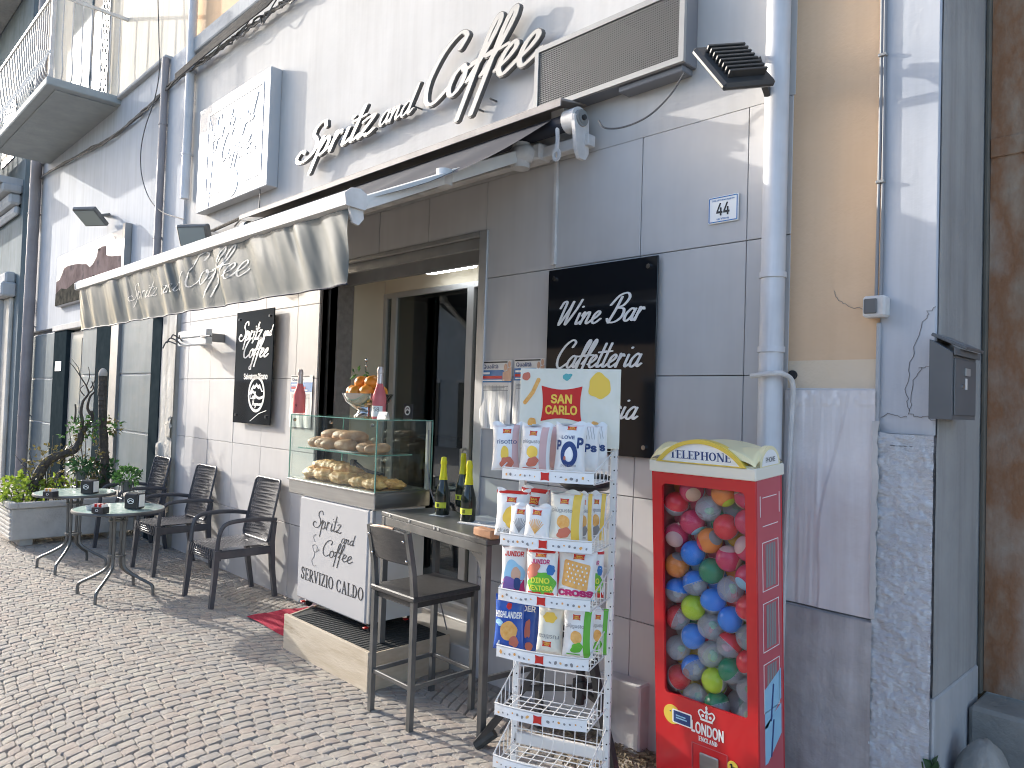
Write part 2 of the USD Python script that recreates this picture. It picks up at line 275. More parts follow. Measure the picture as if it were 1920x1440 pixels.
# ------------------------------------------------------------------ lettering
_F = {}
def sans(text, h, bold=0, cond=1.0):
    """capitals h tall, from the origin, as a flat shape"""
    from PIL import Image, ImageDraw, ImageFont
    if 'f' not in _F: _F['f'] = ImageFont.truetype(glob.glob('/opt/blender-*/*/datafiles/fonts/Inter.woff2')[0], 96)
    font = _F['f']; x0, y0, x1, y1 = font.getbbox(text, anchor='ls', stroke_width=int(2*bold))
    im = Image.new('L', (x1-x0+8, y1-y0+8)); ImageDraw.Draw(im).text((4-x0, 4-y0), text, 255, font, anchor='ls', stroke_width=int(2*bold))
    on = np.pad(np.asarray(im) > 127, ((0, 0), (1, 1))).astype(np.int8)
    rows, st = np.nonzero(np.diff(on, axis=1) == 1); en = np.nonzero(np.diff(on, axis=1) == -1)[1]
    from shapely import box, union_all
    g = union_all(box(st, -rows-1, en, -rows)).buffer(.6).buffer(-.6).simplify(.8); k = h/70
    return affinity.affine_transform(g, [k*cond, 0, 0, k, -4*k*cond, (4-y0)*k])
SG = {  # joined handwriting: advance, strokes (x-height 1)
 'a': (1.0, [[(.75, .85), (.45, 1), (.12, .6), (.12, .15), (.38, 0), (.68, .35), (.78, .95)], [(.78, .95), (.72, .3), (.85, .02), (1.1, .25)]]),
 'o': (.92, [[(.5, 1), (.17, .78), (.1, .25), (.38, 0), (.68, .3), (.68, .75), (.48, 1), (.6, .78), (1.0, .85)]]),
 'n': (1.05, [[(.0, .7), (.16, 1.0), (.18, .5), (.12, .0)], [(.14, .3), (.38, .85), (.62, .98), (.68, .7), (.63, .2), (.76, .02), (1.1, .25)]]),
 'd': (1.0, [[(.75, .85), (.45, 1), (.12, .6), (.12, .15), (.38, 0), (.68, .35), (.8, .95)], [(.92, 2.1), (.76, .3), (.88, .02), (1.1, .25)]]),
 'e': (.82, [[(.0, .25), (.4, .5), (.62, .8), (.45, 1), (.18, .75), (.12, .3), (.34, 0), (.62, .1), (.9, .35)]]),
 'i': (.45, [[(.12, .95), (.08, .2), (.2, .02), (.5, .25)], [(.2, 1.45), (.23, 1.5)]]),
 'r': (.80, [[(.14, 1.05), (.12, .5), (.10, .0)], [(.10, .42), (.24, .82), (.40, 1.0), (.52, .86)]]),
 't': (.55, [[(.28, 1.9), (.14, .3), (.27, .02), (.6, .25)], [(-.12, 1.2), (.55, 1.28)]]),
 'z': (.82, [[(.05, .9), (.3, 1.02), (.62, .97), (.1, .06), (.35, .12), (.6, 0), (.88, .2)]]),
 'p': (.92, [[(-.05, .6), (.15, 1.1), (.12, .3), (.05, -1.0)], [(.12, .3), (.38, .95), (.66, .8), (.64, .25), (.4, 0), (.12, .15)], [(.45, .02), (.95, .3)]]),
 'f': (.62, [[(.0, .3), (.42, 1.1), (.68, 1.95), (.56, 2.25), (.36, 1.8), (.24, .5), (.12, -1.05)], [(-.02, .92), (.8, 1.02)]]),
 's': (.66, [[(0, .25), (.36, 1.02), (.5, .6), (.42, .1), (.2, 0), (.02, .15)], [(.35, .02), (.7, .25)]]),
 'g': (.95, [[(.72, .85), (.42, 1), (.12, .6), (.15, .15), (.4, .05), (.66, .4), (.76, .95), (.6, -.6), (.25, -1), (.05, -.6), (.9, .3)]]),
 'v': (.8, [[(.05, .95), (.2, .1), (.35, .05), (.65, .9), (.95, .85)]]), 'l': (.5, [[(.0, .3), (.45, 1.7), (.35, 2.1), (.15, 1.0), (.22, .05), (.55, .25)]]),
 'c': (.75, [[(.62, .85), (.42, 1), (.14, .65), (.12, .2), (.36, 0), (.8, .3)]]), 'u': (1.0, [[(.1, .95), (.08, .2), (.3, 0), (.62, .4), (.72, .95), (.68, .2), (.8, .02), (1.05, .25)]]),
 'S': (1.25, [[(1.28, 1.75), (1.05, 2.15), (.62, 2.0), (.55, 1.55), (.95, 1.1), (1.08, .5), (.7, .04), (.15, .0), (-.2, .35), (.02, .72), (.3, .55)]]),
 'C': (1.25, [[(1.25, 1.7), (1.4, 2.1), (1.0, 2.3), (.42, 1.85), (.1, .95), (.28, .2), (.72, 0), (1.3, .4)]]),
 'W': (2.0, [[(-.1, 1.5), (.05, 2.0), (.38, 1.95), (.34, .9), (.38, .05), (.9, 1.3), (1.05, 2.0), (.98, .9), (1.05, .05), (1.6, 1.2), (1.85, 2.1)]]),
 'B': (1.4, [[(.5, 2.0), (.38, 1.0), (.15, -.05)], [(-.25, 1.4), (.2, 2.1), (.85, 2.28), (1.2, 1.9), (.98, 1.35), (.5, 1.12)], [(.5, 1.12), (1.1, 1.0), (1.2, .4), (.75, 0), (.15, .0), (-.1, .3)]]),
 'A': (1.2, [[(-.15, .1), (.2, .2), (.95, 2.1), (.98, 1.0), (1.02, .05), (1.25, .25)], [(.25, .8), (1.1, .85)]]), ' ': (.8, [])}
def script(text, xh, pen=.13, slant=.42, flatten=.55, gap=0.0):
    gs, x = [], 0.
    for ch in text:
        adv, st = SG[ch]
        for q in st:
            p = spline(q, 7); p = np.column_stack([p[:, 0]+x+slant*p[:, 1], p[:, 1]])
            ls = affinity.scale(LineString(p), 1, 1/flatten, origin=(0, 0)).buffer(pen, quad_segs=4)
            gs.append(affinity.scale(ls, 1, flatten, origin=(0, 0)))
        x += adv+gap
    return affinity.scale(unary_union(gs).simplify(.012), xh, xh, origin=(0, 0))
def _bar(x0, y0, x1, y1): return sbox(min(x0, x1), min(y0, y1), max(x0, x1), max(y0, y1))
def serif(text, h, wt=.15, sp=.1, cond=1.0):
    TK, TN, S_, out, x = wt, wt*.42, .055, [], 0.
    def stem(cx, a=0, b=1, fs=(1, 1)):
        g = [_bar(cx-TK/2, a, cx+TK/2, b)]
        if fs[0]: g.append(_bar(cx-TK*1.05, a, cx+TK*1.05, a+S_))
        if fs[1]: g.append(_bar(cx-TK*1.05, b-S_, cx+TK*1.05, b))
        return g
    def diag(x0, y0, x1, y1, t): return [LineString([(x0, y0), (x1, y1)]).buffer(t/2, cap_style=2)]
    def bowl(cx, cy, rx, ry, half=None):
        o = affinity.scale(Point(cx, cy).buffer(1, quad_segs=10), rx, ry).difference(affinity.scale(Point(cx, cy).buffer(1, quad_segs=10), rx-TK, ry-TN))
        return [o if half is None else o.intersection(half)]
    for c in text:
        if c == ' ': x += .38; continue
        if c == 'T': w, g = .68, stem(.34, fs=(1, 0))+[_bar(0, 1-S_*1.2, .68, 1), _bar(0, .8, .05, 1), _bar(.63, .8, .68, 1)]
        elif c in 'EL':
            w = .6; g = stem(.14)+[_bar(.14, 0, .58, S_*1.2), _bar(.53, 0, .58, .22)]
            if c == 'E': g += [_bar(.14, 1-S_*1.2, .56, 1), _bar(.51, .8, .56, 1), _bar(.14, .48, .44, .48+S_), _bar(.4, .38, .44, .62)]
        elif c in 'PRBD':
            w = .64
            if c == 'D': g = stem(.14)+bowl(.24, .5, .42, .5, sbox(.14, 0, 1, 1))+[_bar(.14, 0, .26, TN), _bar(.14, 1-TN, .26, 1)]; w = .7
            else: g = stem(.14)+bowl(.24, .74, .34, .26, sbox(.14, 0, 1, 1))+[_bar(.14, .48, .26, .48+TN), _bar(.14, 1-TN, .26, 1)]
            if c == 'R': g += diag(.3, .5, .62, .0, TK)+[_bar(.52, 0, .72, S_)]
        elif c == 'H': w, g = .8, stem(.15)+stem(.65)+[_bar(.15, .47, .65, .47+TN)]
        elif c == 'I': w, g = .3, stem(.15)
        elif c == 'O': w, g = .74, bowl(.37, .5, .37, .5)
        elif c in 'CG':
            w = .68; g = bowl(.38, .5, .37, .5, Polygon([(0, 0), (.62, 0), (.62, .3), (.4, .5), (.62, .7), (.62, 1), (0, 1)]))+[_bar(.58, .7, .62, .92)]
            if c == 'G': g += [_bar(.52, .05, .64, .42), _bar(.44, .38, .7, .42)]
        elif c == 'N': w, g = .8, [_bar(.1, 0, .1+TN, 1), _bar(.64, 0, .64+TN, 1), _bar(0, 0, .24, S_), _bar(.54, 1-S_, .8, 1), _bar(0, 1-S_, .2, 1)]+diag(.12, 1, .66, 0, TK)
        elif c == 'S':
            w = .56; p = spline([(.48, .76), (.42, .95), (.2, .95), (.1, .76), (.25, .56), (.42, .42), (.44, .18), (.26, .05), (.08, .12), (.05, .28)], 6); g = [LineString(p).buffer(TK*.42)]
        elif c == 'V': w, g = .72, diag(.1, 1, .38, .02, TK)+diag(.36, .02, .62, 1, TN)+[_bar(0, 1-S_, .24, 1), _bar(.5, 1-S_, .74, 1)]
        elif c == 'Z': w, g = .62, [_bar(.04, 1-S_*1.2, .58, 1), _bar(.02, 0, .6, S_*1.2), _bar(.04, .82, .08, 1), _bar(.55, 0, .6, .2)]+diag(.09, .02, .52, .98, TK)
        elif c == 'A': w, g = .76, diag(.12, 0, .36, 1, TN)+diag(.36, 1, .64, 0, TK)+[_bar(.2, .32, .52, .32+TN), _bar(0, 0, .24, S_), _bar(.5, 0, .76, S_)]
        out.append(affinity.translate(unary_union(g), x, 0)); x += w+sp
    return affinity.scale(unary_union(out), h*cond, h, origin=(0, 0))
def fit(g, w=None, h=None, x=0, y=0, keep=True):
    """scale a flat shape to width w (and height h) and put its lower left corner at x, y"""
    a, b, c, d = g.bounds; kx = w/(c-a) if w else h/(d-b); ky = h/(d-b) if h else kx
    if not w: kx = ky
    return affinity.affine_transform(g, [kx, 0, 0, ky, x-a*kx, y-b*ky])
X_, Y_, Z_ = np.eye(3)
def onwall(g, p, depth=.002, y=None):
    """stand a flat shape on a plane facing the street, its origin at p"""
    q = np.array(p, float)
    if y is not None: q[1] = y
    return B().poly(g, q, X_, Z_, depth)
# ================================================================== pavement of small stones laid in segmental arcs
pave = T('pavement', 'street pavement of small grey stones laid in curved rows along the cafe', None, kind='structure')
g = B(); g.add([[-120, -60, -.006], [60, -60, -.006], [60, .0, -.006], [-120, .0, -.006]], [[0, 1, 2, 3]]); pave.part('bedding_sand', g, 'grout')
def stone(q, h, bev, tilt):
    """q: four corners (ccw); rounded corners, bevelled top"""
    c = q.mean(0); ring = []
    for i in range(4):
        a, b, d = q[i-1], q[i], q[(i+1) % 4]
        for e in (a, d):
            k = .10; ring.append(b+(e-b)*k*R_.uniform(.6, 1.2))
    ring = np.array(ring); z = h+(ring-c)@tilt
    inn = c+(ring-c)*(1-bev/np.maximum(np.linalg.norm(ring-c, axis=1, keepdims=True), .01)); zi = h+.003+(inn-c)@tilt
    V = np.vstack([np.column_stack([ring, np.full(8, -.02)]), np.column_stack([ring, z-.004]), np.column_stack([inn, zi]), [[c[0], c[1], h+.0042]]])
    F = []
    for i in range(8):
        j = (i+1) % 8
        F += [[i, j, 8+j], [i, 8+j, 8+i], [8+i, 8+j, 16+j], [8+i, 16+j, 16+i], [16+i, 16+j, 24]]
    return V, np.array(F)
PITCH_, LEN_, RAD, SEGW = .069, .081, 1.75, 1.9
stones = []
for seg in range(3):
    yc = -1.35+SEGW*(1-seg); half = SEGW/2
    if seg == 0: yc = .55
    amax = math.asin(half/RAD)
    for k in range(int(16/PITCH_)):
        xk = -16.0+k*PITCH_+(seg*.037)
        na = int(2*amax*RAD/LEN_); off = R_.random()
        edges = [(-amax+2*amax*(i+off*.8-.4)/na) for i in range(na+1)]
        edges = [min(max(e+R_.uniform(-.12, .12)*LEN_/RAD, -amax), amax) for e in edges]; edges[0], edges[-1] = -amax, amax
        wob = [R_.uniform(-.006, .006) for _ in range(na+2)]
        for i in range(na):
            a0, a1 = edges[i], edges[i+1]
            if a1-a0 < .02: continue
            am = (a0+a1)/2; y = yc+RAD*math.sin(am)
            if y > .06 or y < -3.6: continue
            gp = R_.uniform(.0012, .003); da = gp/RAD; q = []
            for (aa, rr) in ((a0+da, 0), (a0+da, 1), (a1-da, 1), (a1-da, 0)):
                dx = (gp*1.3 if rr == 0 else PITCH_-gp*1.3)+wob[i+(aa > am)]
                q.append([xk+RAD*(1-math.cos(aa))+dx+R_.uniform(-.004, .004), yc+RAD*math.sin(aa)+R_.uniform(-.003, .003)])
            q = np.array(q)[::-1]
            ar = .5*sum(q[t-1][0]*q[t][1]-q[t][0]*q[t-1][1] for t in range(4))
            if ar < 0: q = q[::-1]
            c = q.mean(0)
            if c[0] < -15.8 and c[0] > -1: continue
            uv, w = proj([c[0], c[1], 0])
            if w < .3 or not (-160 < uv[0] < 2000 and uv[1] < 1640): continue
            stones.append((w, q))
stones.sort(key=lambda s: s[0])
inview = [s for s in stones if 0 < proj([*s[1].mean(0), 0])[0][0] < 1300 and proj([*s[1].mean(0), 0])[0][1] < 1440]
near = set(id(s[1]) for s in inview[:300])
rest = {m: B() for m in 'abcd'}
for w, q in stones:
    V, F = stone(q, R_.gauss(0, .0009), R_.uniform(.0045, .007), np.array([R_.gauss(0, .014), R_.gauss(0, .014)]))
    m = R_.choice('aaabbccd')
    if id(q) in near: pave.part('cobble', (V, F), 'cobble_'+m, False)
    else: rest[m].add(V, F)
for m in 'abcd': pave.part('cobble_field', rest[m], 'cobble_'+m, False, kind='stuff')

# ================================================================== the cafe building
HX, HZ = (-5.29, -3.36), 2.67          # doorway
cafe = T('cafe_building', 'white cafe building with marble tiled ground floor, open doorway and plastered wall above', 'building', (-4.8, 0, 0))
TW = .575; XR = -1.42; XL = -8.2
cafe.part('upper_wall', B().box((XL, .0, 3.0), (XR, .3, 5.3)), 'plaster_white')
cafe.part('string_course', B().box((XL, -.05, 5.3), (XR, .3, 5.46), .01), 'plaster_grey')
cafe.part('upper_storey', B().box((XL, .02, 5.46), (XR, .3, 10.5)), 'plaster_peach')
b = B(); b.box((XL, .016, -.05), (HX[0], .3, 3.0)); b.box((HX[1], .016, -.05), (XR, .3, 3.0)); b.box((HX[0]-.001, .016, HZ), (HX[1]+.001, .3, 3.0)); cafe.part('backing_wall', b, 'joint_dark')
xs = [XR-.005]+[-1.63-TW*k for k in range(13)]; zs = [0, .6, 1.2, 1.8, 2.4, 3.0]
n = 0
for i in range(len(xs)-1):
    for j in range(5):
        x1, x0 = xs[i], max(xs[i+1], XL+.0); z0, z1 = zs[j], zs[j+1]
        if x1-x0 < .05: continue
        jt = .0022; rects = sbox(x0+jt, z0+jt, x1-jt, z1-jt).difference(sbox(HX[0]-.02, -1, HX[1]+.02, HZ+.02))
        for r in polys(rects):
            a = r.bounds
            if a[2]-a[0] < .02 or a[3]-a[1] < .02: continue
            dy = NP.uniform(-.0012, .0012)
            if r.area > .98*(a[2]-a[0])*(a[3]-a[1]): t = B().box((a[0], dy, a[1]), (a[2], .015, a[3]), .0015)
            else: t = B().poly(r, (0, .015, 0), X_, Z_, .015-dy)
            cafe.part('wall_tile', t, R_.choice(['tile_marble', 'tile_marble_b', 'tile_marble_c']), False)
# doorway recess
b = B(); b.box((HX[0]-.15, .017, 0), (HX[0], .15, HZ)); shg = cafe.part('shutter_guide', b, 'guide_teal')
cafe.part('guide_rail', B().box((HX[0], .06, 0), (HX[0]+.02, .075, 2.6)), 'black_metal')
cafe.part('jamb_panel', B().box((HX[0]-.15, .151, 0), (HX[0]-.002, .30, HZ)), 'alu_dull')
cafe.part('reveal_wall', B().box((HX[0]-.15, .301, 0), (HX[0]+.006, .62, HZ)), 'beige_wall')
cafe.part('reveal_wall', B().box((HX[1], .02, 0), (HX[1]+.15, .62, HZ)), 'beige_wall')
cafe.part('soffit', B().box((HX[0], .30, 2.66), (HX[1], .64, 2.72)), 'beige_wall')
b = B(); b.box((HX[0], .02, 2.60), (HX[1], .045, 2.668), .003); b.box((HX[0], .20, 2.56), (HX[1], .24, 2.67)); b.box((HX[0], .05, 2.664), (HX[1], .30, 2.672)); cafe.part('shutter_box', b, 'alu_dull')
b = B(); b.box((HX[1]-.045, -.012, 0.18), (HX[1]+.03, .05, HZ+.03), .004); cafe.part('door_frame', b, 'alu', label='aluminium frame on the right of the doorway')
b = B(); b.box((HX[1]-.075, .05, 0.18), (HX[1]-.047, .09, HZ-.05)); cafe.part('shutter_guide', b, 'alu_dull')
b = B(); b.box((HX[0]-.03, -.01, HZ-.002), (HX[1]-.045, .02, HZ+.03), .004); cafe.part('lintel_trim', b, 'alu_dull')
cafe.part('threshold', B().box((HX[0], -.02, -.02), (HX[1], .66, .16), .006), 'threshold'); cafe.part('threshold_strip', B().box((HX[0]+.3, .30, .158), (HX[1]-.02, .38, .175), .004), 'alu'); cafe.part('threshold_strip', B().box((HX[0]+.3, .5, .158), (HX[1]-.02, .545, .19), .004), 'alu')
lamp = cafe.part('soffit_lamp', B().box((-4.58, .38, 2.625), (-3.86, .50, 2.66), .008), 'white_paint'); cafe.part('lamp_tube', B().box((-4.50, .395, 2.612), (-3.98, .485, 2.6245), .004), 'lamp_tube', under=lamp)
cafe.part('transom', B().box((HX[0], .60, 2.54), (HX[1], .64, 2.66)), 'beige_wall')
door = cafe.part('glass_door', B().box((-5.10, .607, .2), (-4.20, .613, 2.53)), 'glass_door', False)
b = B()
for (x0, x1) in ((HX[0]+.0, HX[0]+.05), (-5.17, -5.10), (-4.20, -4.125), (-4.03, -3.99)): b.box((x0, .59, .17), (x1, .63, 2.54), .003)
b.box((HX[0], .592, 2.5), (HX[1], .632, 2.545), .003); b.box((HX[0], .592, .17), (HX[1], .632, .25), .003); cafe.part('frame', b, 'alu', under=door)
cafe.part('handle', B().tube([(-4.16, .59, 1.05), (-4.16, .55, 1.05), (-4.16, .55, 1.3), (-4.16, .59, 1.3)], .012), 'alu', under=door)
cafe.part('side_pane', B().box((HX[0]+.05, .607, .25), (-5.17, .613, 2.5)), 'glass_door', False); cafe.part('side_pane', B().box((-4.125, .617, .25), (HX[1], .623, 2.5)), 'glass_door', False)
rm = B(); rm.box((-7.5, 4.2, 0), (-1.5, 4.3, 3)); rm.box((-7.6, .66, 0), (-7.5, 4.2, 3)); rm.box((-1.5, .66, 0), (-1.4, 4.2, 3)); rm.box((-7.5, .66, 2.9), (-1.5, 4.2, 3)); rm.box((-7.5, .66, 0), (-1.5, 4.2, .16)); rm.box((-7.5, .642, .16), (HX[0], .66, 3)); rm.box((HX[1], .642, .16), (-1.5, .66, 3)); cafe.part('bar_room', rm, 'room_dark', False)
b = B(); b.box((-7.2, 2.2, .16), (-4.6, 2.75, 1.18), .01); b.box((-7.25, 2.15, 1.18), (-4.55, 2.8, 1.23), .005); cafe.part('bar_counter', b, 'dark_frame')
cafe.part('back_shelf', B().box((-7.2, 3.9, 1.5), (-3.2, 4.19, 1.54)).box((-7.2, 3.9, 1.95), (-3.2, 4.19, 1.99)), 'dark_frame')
# right of the drainpipe
cafe.part('side_wall', B().box((-1.43, .004, 1.86), (-1.06, .3, 10.5)), 'plaster_peach', label='peach painted strip of wall between drainpipe and grey pillar')
cafe.part('side_wall', B().box((-1.43, .002, 1.745), (-1.06, .3, 1.86)), 'plaster_peach_pale')
cafe.part('plaster_patch', B().box((-1.43, -.004, .86), (-1.062, .3, 1.745), .003), 'plaster_raw')
def sheet(x0, x1, z0, z1, y, amp, nx, nz, sc, seed):
    def fn(u, v):
        X = x0+(x1-x0)*u; Z = z0+(z1-z0)*v; nn = meshkit.fbm(np.stack([X*sc, Z*sc, X*0+seed], -1), 4, seed); e = np.minimum(np.minimum(u, 1-u)*8, 1)
        return np.stack([X, y-amp*(nn-.3)*1.0, Z], -1)
    return B().grid(fn, nx, nz)
def patch(u, v):
    X = -1.43+.366*u; Z = .862+.875*v; xb = -1.245+.075*v*v*v-.05*(1-v)+.012*np.sin(Z*9); k = np.clip((X-xb)/.012, 0, 1)
    ridge = meshkit.fbm(np.stack([X*42, Z*1.1, X*0+3], -1), 3, 4)*.011; sm = .010+.006*meshkit.fbm(np.stack([X*14, Z*14, X*0], -1), 3, 5)
    top = np.where(v > .93, .006*meshkit.noise(np.stack([X*60, Z*60, X*0], -1), 2), 0)
    return np.stack([X, -.006-(ridge*(1-k)+sm*k)-top, Z], -1)
cafe.part('plaster_patch', B().grid(patch, 90, 110), 'plaster_raw', True, label='pale plaster repair with vertical brush marks')
rs_ = np.random.RandomState(4); zz_ = np.linspace(.87, 1.62, 90); e_ = .012+.016*meshkit.fbm(np.stack([zz_*26, zz_*0, zz_*0], -1), 4, 2)
gw_peel = Polygon([(-1.068-.002*math.sin(z*40), z) for z in zz_]+[(-1.068+e, z) for z, e in zip(zz_[::-1], e_[::-1])])
b = sheet(-1.43, -1.06, -.05, .85, -.024, .018, 40, 90, 5, 8); b.box((-1.43, -.016, -.05), (-1.062, .3, .856), .006); cafe.part('plinth', b, 'concrete_old', True)
b = B().box((-2.335, -.075, -.02), (-2.08, .01, .325), .008); cafe.part('stone_block', b, 'stone_block', label='pale stone block at the foot of the tiled wall')

# ================================================================== neighbouring gateway on the right
gw = T('gateway_building', 'grey plastered building with deep gateway reveal at the right edge', 'building', (-.9, 0, 0))
gw.part('pillar', B().box((-1.06, -.004, 1.57), (-.86, .62, 10.5), .006), 'plaster_blue')
gw.part('pillar_base', B().box((-1.055, .02, -.05), (-.862, .62, 1.575)), 'plaster_rough')
def rough(u, v):
    X = -1.065+.207*u; Z = -.05+1.63*v+.02*(meshkit.noise(np.stack([X*18, X*0, X*0], -1), 4)-.5)*(v > .97)
    nn = meshkit.fbm(np.stack([X*26, Z*34, X*0+2.], -1), 3, 5); n2 = np.abs(meshkit.noise(np.stack([X*60, Z*75, X*0], -1), 9)-.5)
    return np.stack([X, -.012-.018*nn-.010*n2, Z], -1)
gw.part('render_coat', B().grid(rough, 44, 330), 'plaster_rough', True, label='rough trowelled render on the lower part of the pillar')
gw.part('peeling_edge', B().poly(gw_peel.buffer(0), (0, -.028, 0), X_, Z_, .006), 'plaster_white', False, label='white paint flaking along the edge of the rough render')
def revf(u, v):
    Y = .0+.575*u; Z = 0+10.5*v
    return np.stack([-.857+.004*meshkit.fbm(np.stack([Y*6, Z*6, Y*0], -1), 3, 2), Y, Z], -1)
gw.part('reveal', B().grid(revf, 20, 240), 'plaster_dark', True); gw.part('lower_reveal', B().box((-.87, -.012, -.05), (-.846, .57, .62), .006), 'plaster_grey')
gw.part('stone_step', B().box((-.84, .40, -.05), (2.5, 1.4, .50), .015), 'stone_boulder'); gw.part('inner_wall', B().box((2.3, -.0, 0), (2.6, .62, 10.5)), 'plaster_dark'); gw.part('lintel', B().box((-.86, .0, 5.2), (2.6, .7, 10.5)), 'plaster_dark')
gate = T('rusty_gate', 'tall rusty metal gate leaf with peeling grey paint inside the gateway', 'gate', (-.1, .62, .5))
gate.part('leaf', B().box((-.834, .60, .51), (2.3, .62, 5.2)), 'rust')
gate.part('frame', B().box((-.852, .572, .5), (-.836, .63, 5.2), .004), 'gate_frame')
gate.part('rail', B().box((-.834, .588, 2.75), (2.3, .600, 2.83), .003), 'rust')
# mail box on the reveal: its side faces the street, its lidded front faces right
mb = T('mailbox', 'dark grey metal letterbox with sloping lid on the gateway pillar', 'mailbox', (-.79, .2, 1.64))
mx0, mx1, my0, my1 = -.855, -.78, -.10, .19
mb.part('body', B().poly(Polygon([(0, 0), (mx1-mx0, 0), (mx1-mx0, .235), (0, .285)]), (mx0, my1, 1.635), X_, Z_, my1-my0), 'mail_grey')
mb.part('lid', B().obox((mx0+.052, (my0+my1)/2, 1.915), (.062, .112, .006), roty(.46), .002).box((mx1+.006, my0-.01, 1.862), (mx1+.012, my1+.012, 1.886)), 'mail_grey')
mb.part('front_door', B().box((mx1, my0+.012, 1.65), (mx1+.005, my1-.012, 1.852), .002), 'mail_grey')
mb.part('name_window', B().box((mx1+.005, .03, 1.795), (mx1+.009, .09, 1.822), .001), 'alu'); mb.part('lock', B().cyl((mx1+.004, .0, 1.755), (mx1+.011, .0, 1.755), .008), 'chrome'); mb.part('sticker', B().box((mx1+.005, .035, 1.745), (mx1+.007, .058, 1.785)), 'paper')
# ================================================================== left: shop and farther houses
def xw(u, v=700): return W(u, v)[0]
SX = -8.25
shop = T('shop_building', 'blue grey shop building with panelled ground floor left of the cafe', 'building', (-11.5, 0, 0))
XE = -15.05
shop.part('upper_wall', B().box((XE, -.03, 2.62), (-8.86, .3, 5.46)), 'plaster_blue'); shop.part('upper_wall', B().box((-8.86, -.028, 2.9), (XL, .3, 5.46)), 'plaster_blue')
shop.part('ledge', B().box((XE, -.09, 5.46), (-8.8, .3, 5.5), .01), 'plaster_grey'); shop.part('upper_storey', B().box((XE, .015, 5.5), (XL, .3, 10.5)), 'plaster_cream')
shop.part('base_wall', B().box((XE, .05, -.05), (XL, .3, 2.62)), 'joint_dark')
def crk(u, v):
    X = -8.62+.40*u; Z = -.02+2.93*v; nn = meshkit.fbm(np.stack([X*7, Z*4, X*0], -1), 4, 12)
    return np.stack([X+.012*(nn-.5)*(u > .95), -.035-.012*nn-.02*(nn > .62)*(v < .5), Z], -1)
b = B().grid(crk, 30, 160); b.box((-8.62, -.03, -.05), (-8.24, .3, 2.91)); shop.part('corner_pilaster', b, 'pilaster_crack', True, label='cracked cream pilaster beside the cafe tiles')
shop.part('edge_strip', B().box((-8.92, -.05, 0), (-8.63, .06, 2.56), .004), 'dark_frame')
def panels(u0, u1, rows, mt='panel_grey'):
    x0, x1 = xw(u0), xw(u1); zs_ = [0]+rows
    shop.part('panel_backing', B().box((x0, -.012, 0), (x1, .05, rows[-1])), 'joint_light', False)
    for i in range(len(rows)): shop.part('wall_panel', B().box((x0+.004, -.03, zs_[i]+.012), (x1-.004, -.01, zs_[i+1]-.012), .003), mt, False)
panels(229, 298, [.50, 1.17, 1.86, 2.54]); panels(157, 184, [.50, 1.17, 1.86, 2.54]); panels(62, 103, [.45, 1.12, 1.82, 2.55])
shop.part('metal_strip', B().box((xw(214), -.06, 0), (xw(228), .05, 2.56), .004), 'alu_dull')
shop.part('doorway', B().box((xw(185), .30, 0), (xw(214), .32, 2.5)), 'dark_void')
for u0, u1 in ((186, 213), (106, 129)): shop.part('dark_column', B().box((xw(u0), -.055, 0), (xw(u1), .06, 2.54), .005), 'dark_frame')
dr = shop.part('shop_door', B().box((xw(131), -.01, 0), (xw(156), .05, 2.5), .004), 'alu_dull'); shop.part('pane', B().box((xw(134), -.016, .25), (xw(153), -.011, 2.4)), 'glass_frosted', False, under=dr)
shop.part('lintel', B().box((xw(104), -.075, 2.545), (xw(229), .05, 2.63), .006), 'plaster_white')
shop.part('door_sticker', B().box((xw(111), -.062, 1.93), (xw(122), -.056, 2.08)), 'paper')
ss = T('shop_sign', 'wide shop sign board printed with a picture of a castle on a rock', 'sign', (-12.2, -.1, 3.2))
x0, x1, y0, z0, z1 = GX(112, 575, -13.05)[0], -9.95, -.10, W(110, 574, -.10)[2], 3.68
ss.part('board', B().box((x0, y0, z0), (x1, -.03, z1), .006), 'box_white'); ss.part('side_edge', B().box((x1+.001, y0-.012, z0-.01), (x1+.10, -.03, z1+.05), .006), 'alu_dull')
wd = x1-x0; hh = z1-z0
rock = Polygon([(0, .0), (0, .5), (.06, .52), (.10, .62), (.13, .72), (.2, .74), (.3, .72), (.38, .70), (.44, .66), (.5, .64), (.56, .55), (.60, .58), (.66, .70), (.67, .82), (.73, .84), (.78, .82), (.785, .66), (.86, .60), (.99, .55), (.99, 0)])
ss.part('castle_picture', onwall(affinity.scale(rock, wd, hh*.98, origin=(0, 0)), (x0, y0-.001, z0+.01), .003), 'castle_print', False)
ss.part('shrub_picture', onwall(affinity.scale(Polygon([(0, 0), (0, .25), (.1, .33), (.2, .28), (.33, .36), (.5, .3), (.62, .38), (.8, .3), (.99, .34), (.99, 0)]), wd, hh*.98, origin=(0, 0)), (x0, y0-.003, z0+.01), .004), 'shrub_print', False)
for k, (px, py) in enumerate(((.60, .88), (.66, .80), (.86, .90))): ss.part('bird_picture', onwall(affinity.scale(LineString([(0, .02), (.035, .0), (.05, .012), (.085, -.02)]).buffer(.006), 1.6, 1.2, origin=(0, 0)), (x0+wd*px, y0-.001, z0+hh*py), .003), 'ink_grey', False)
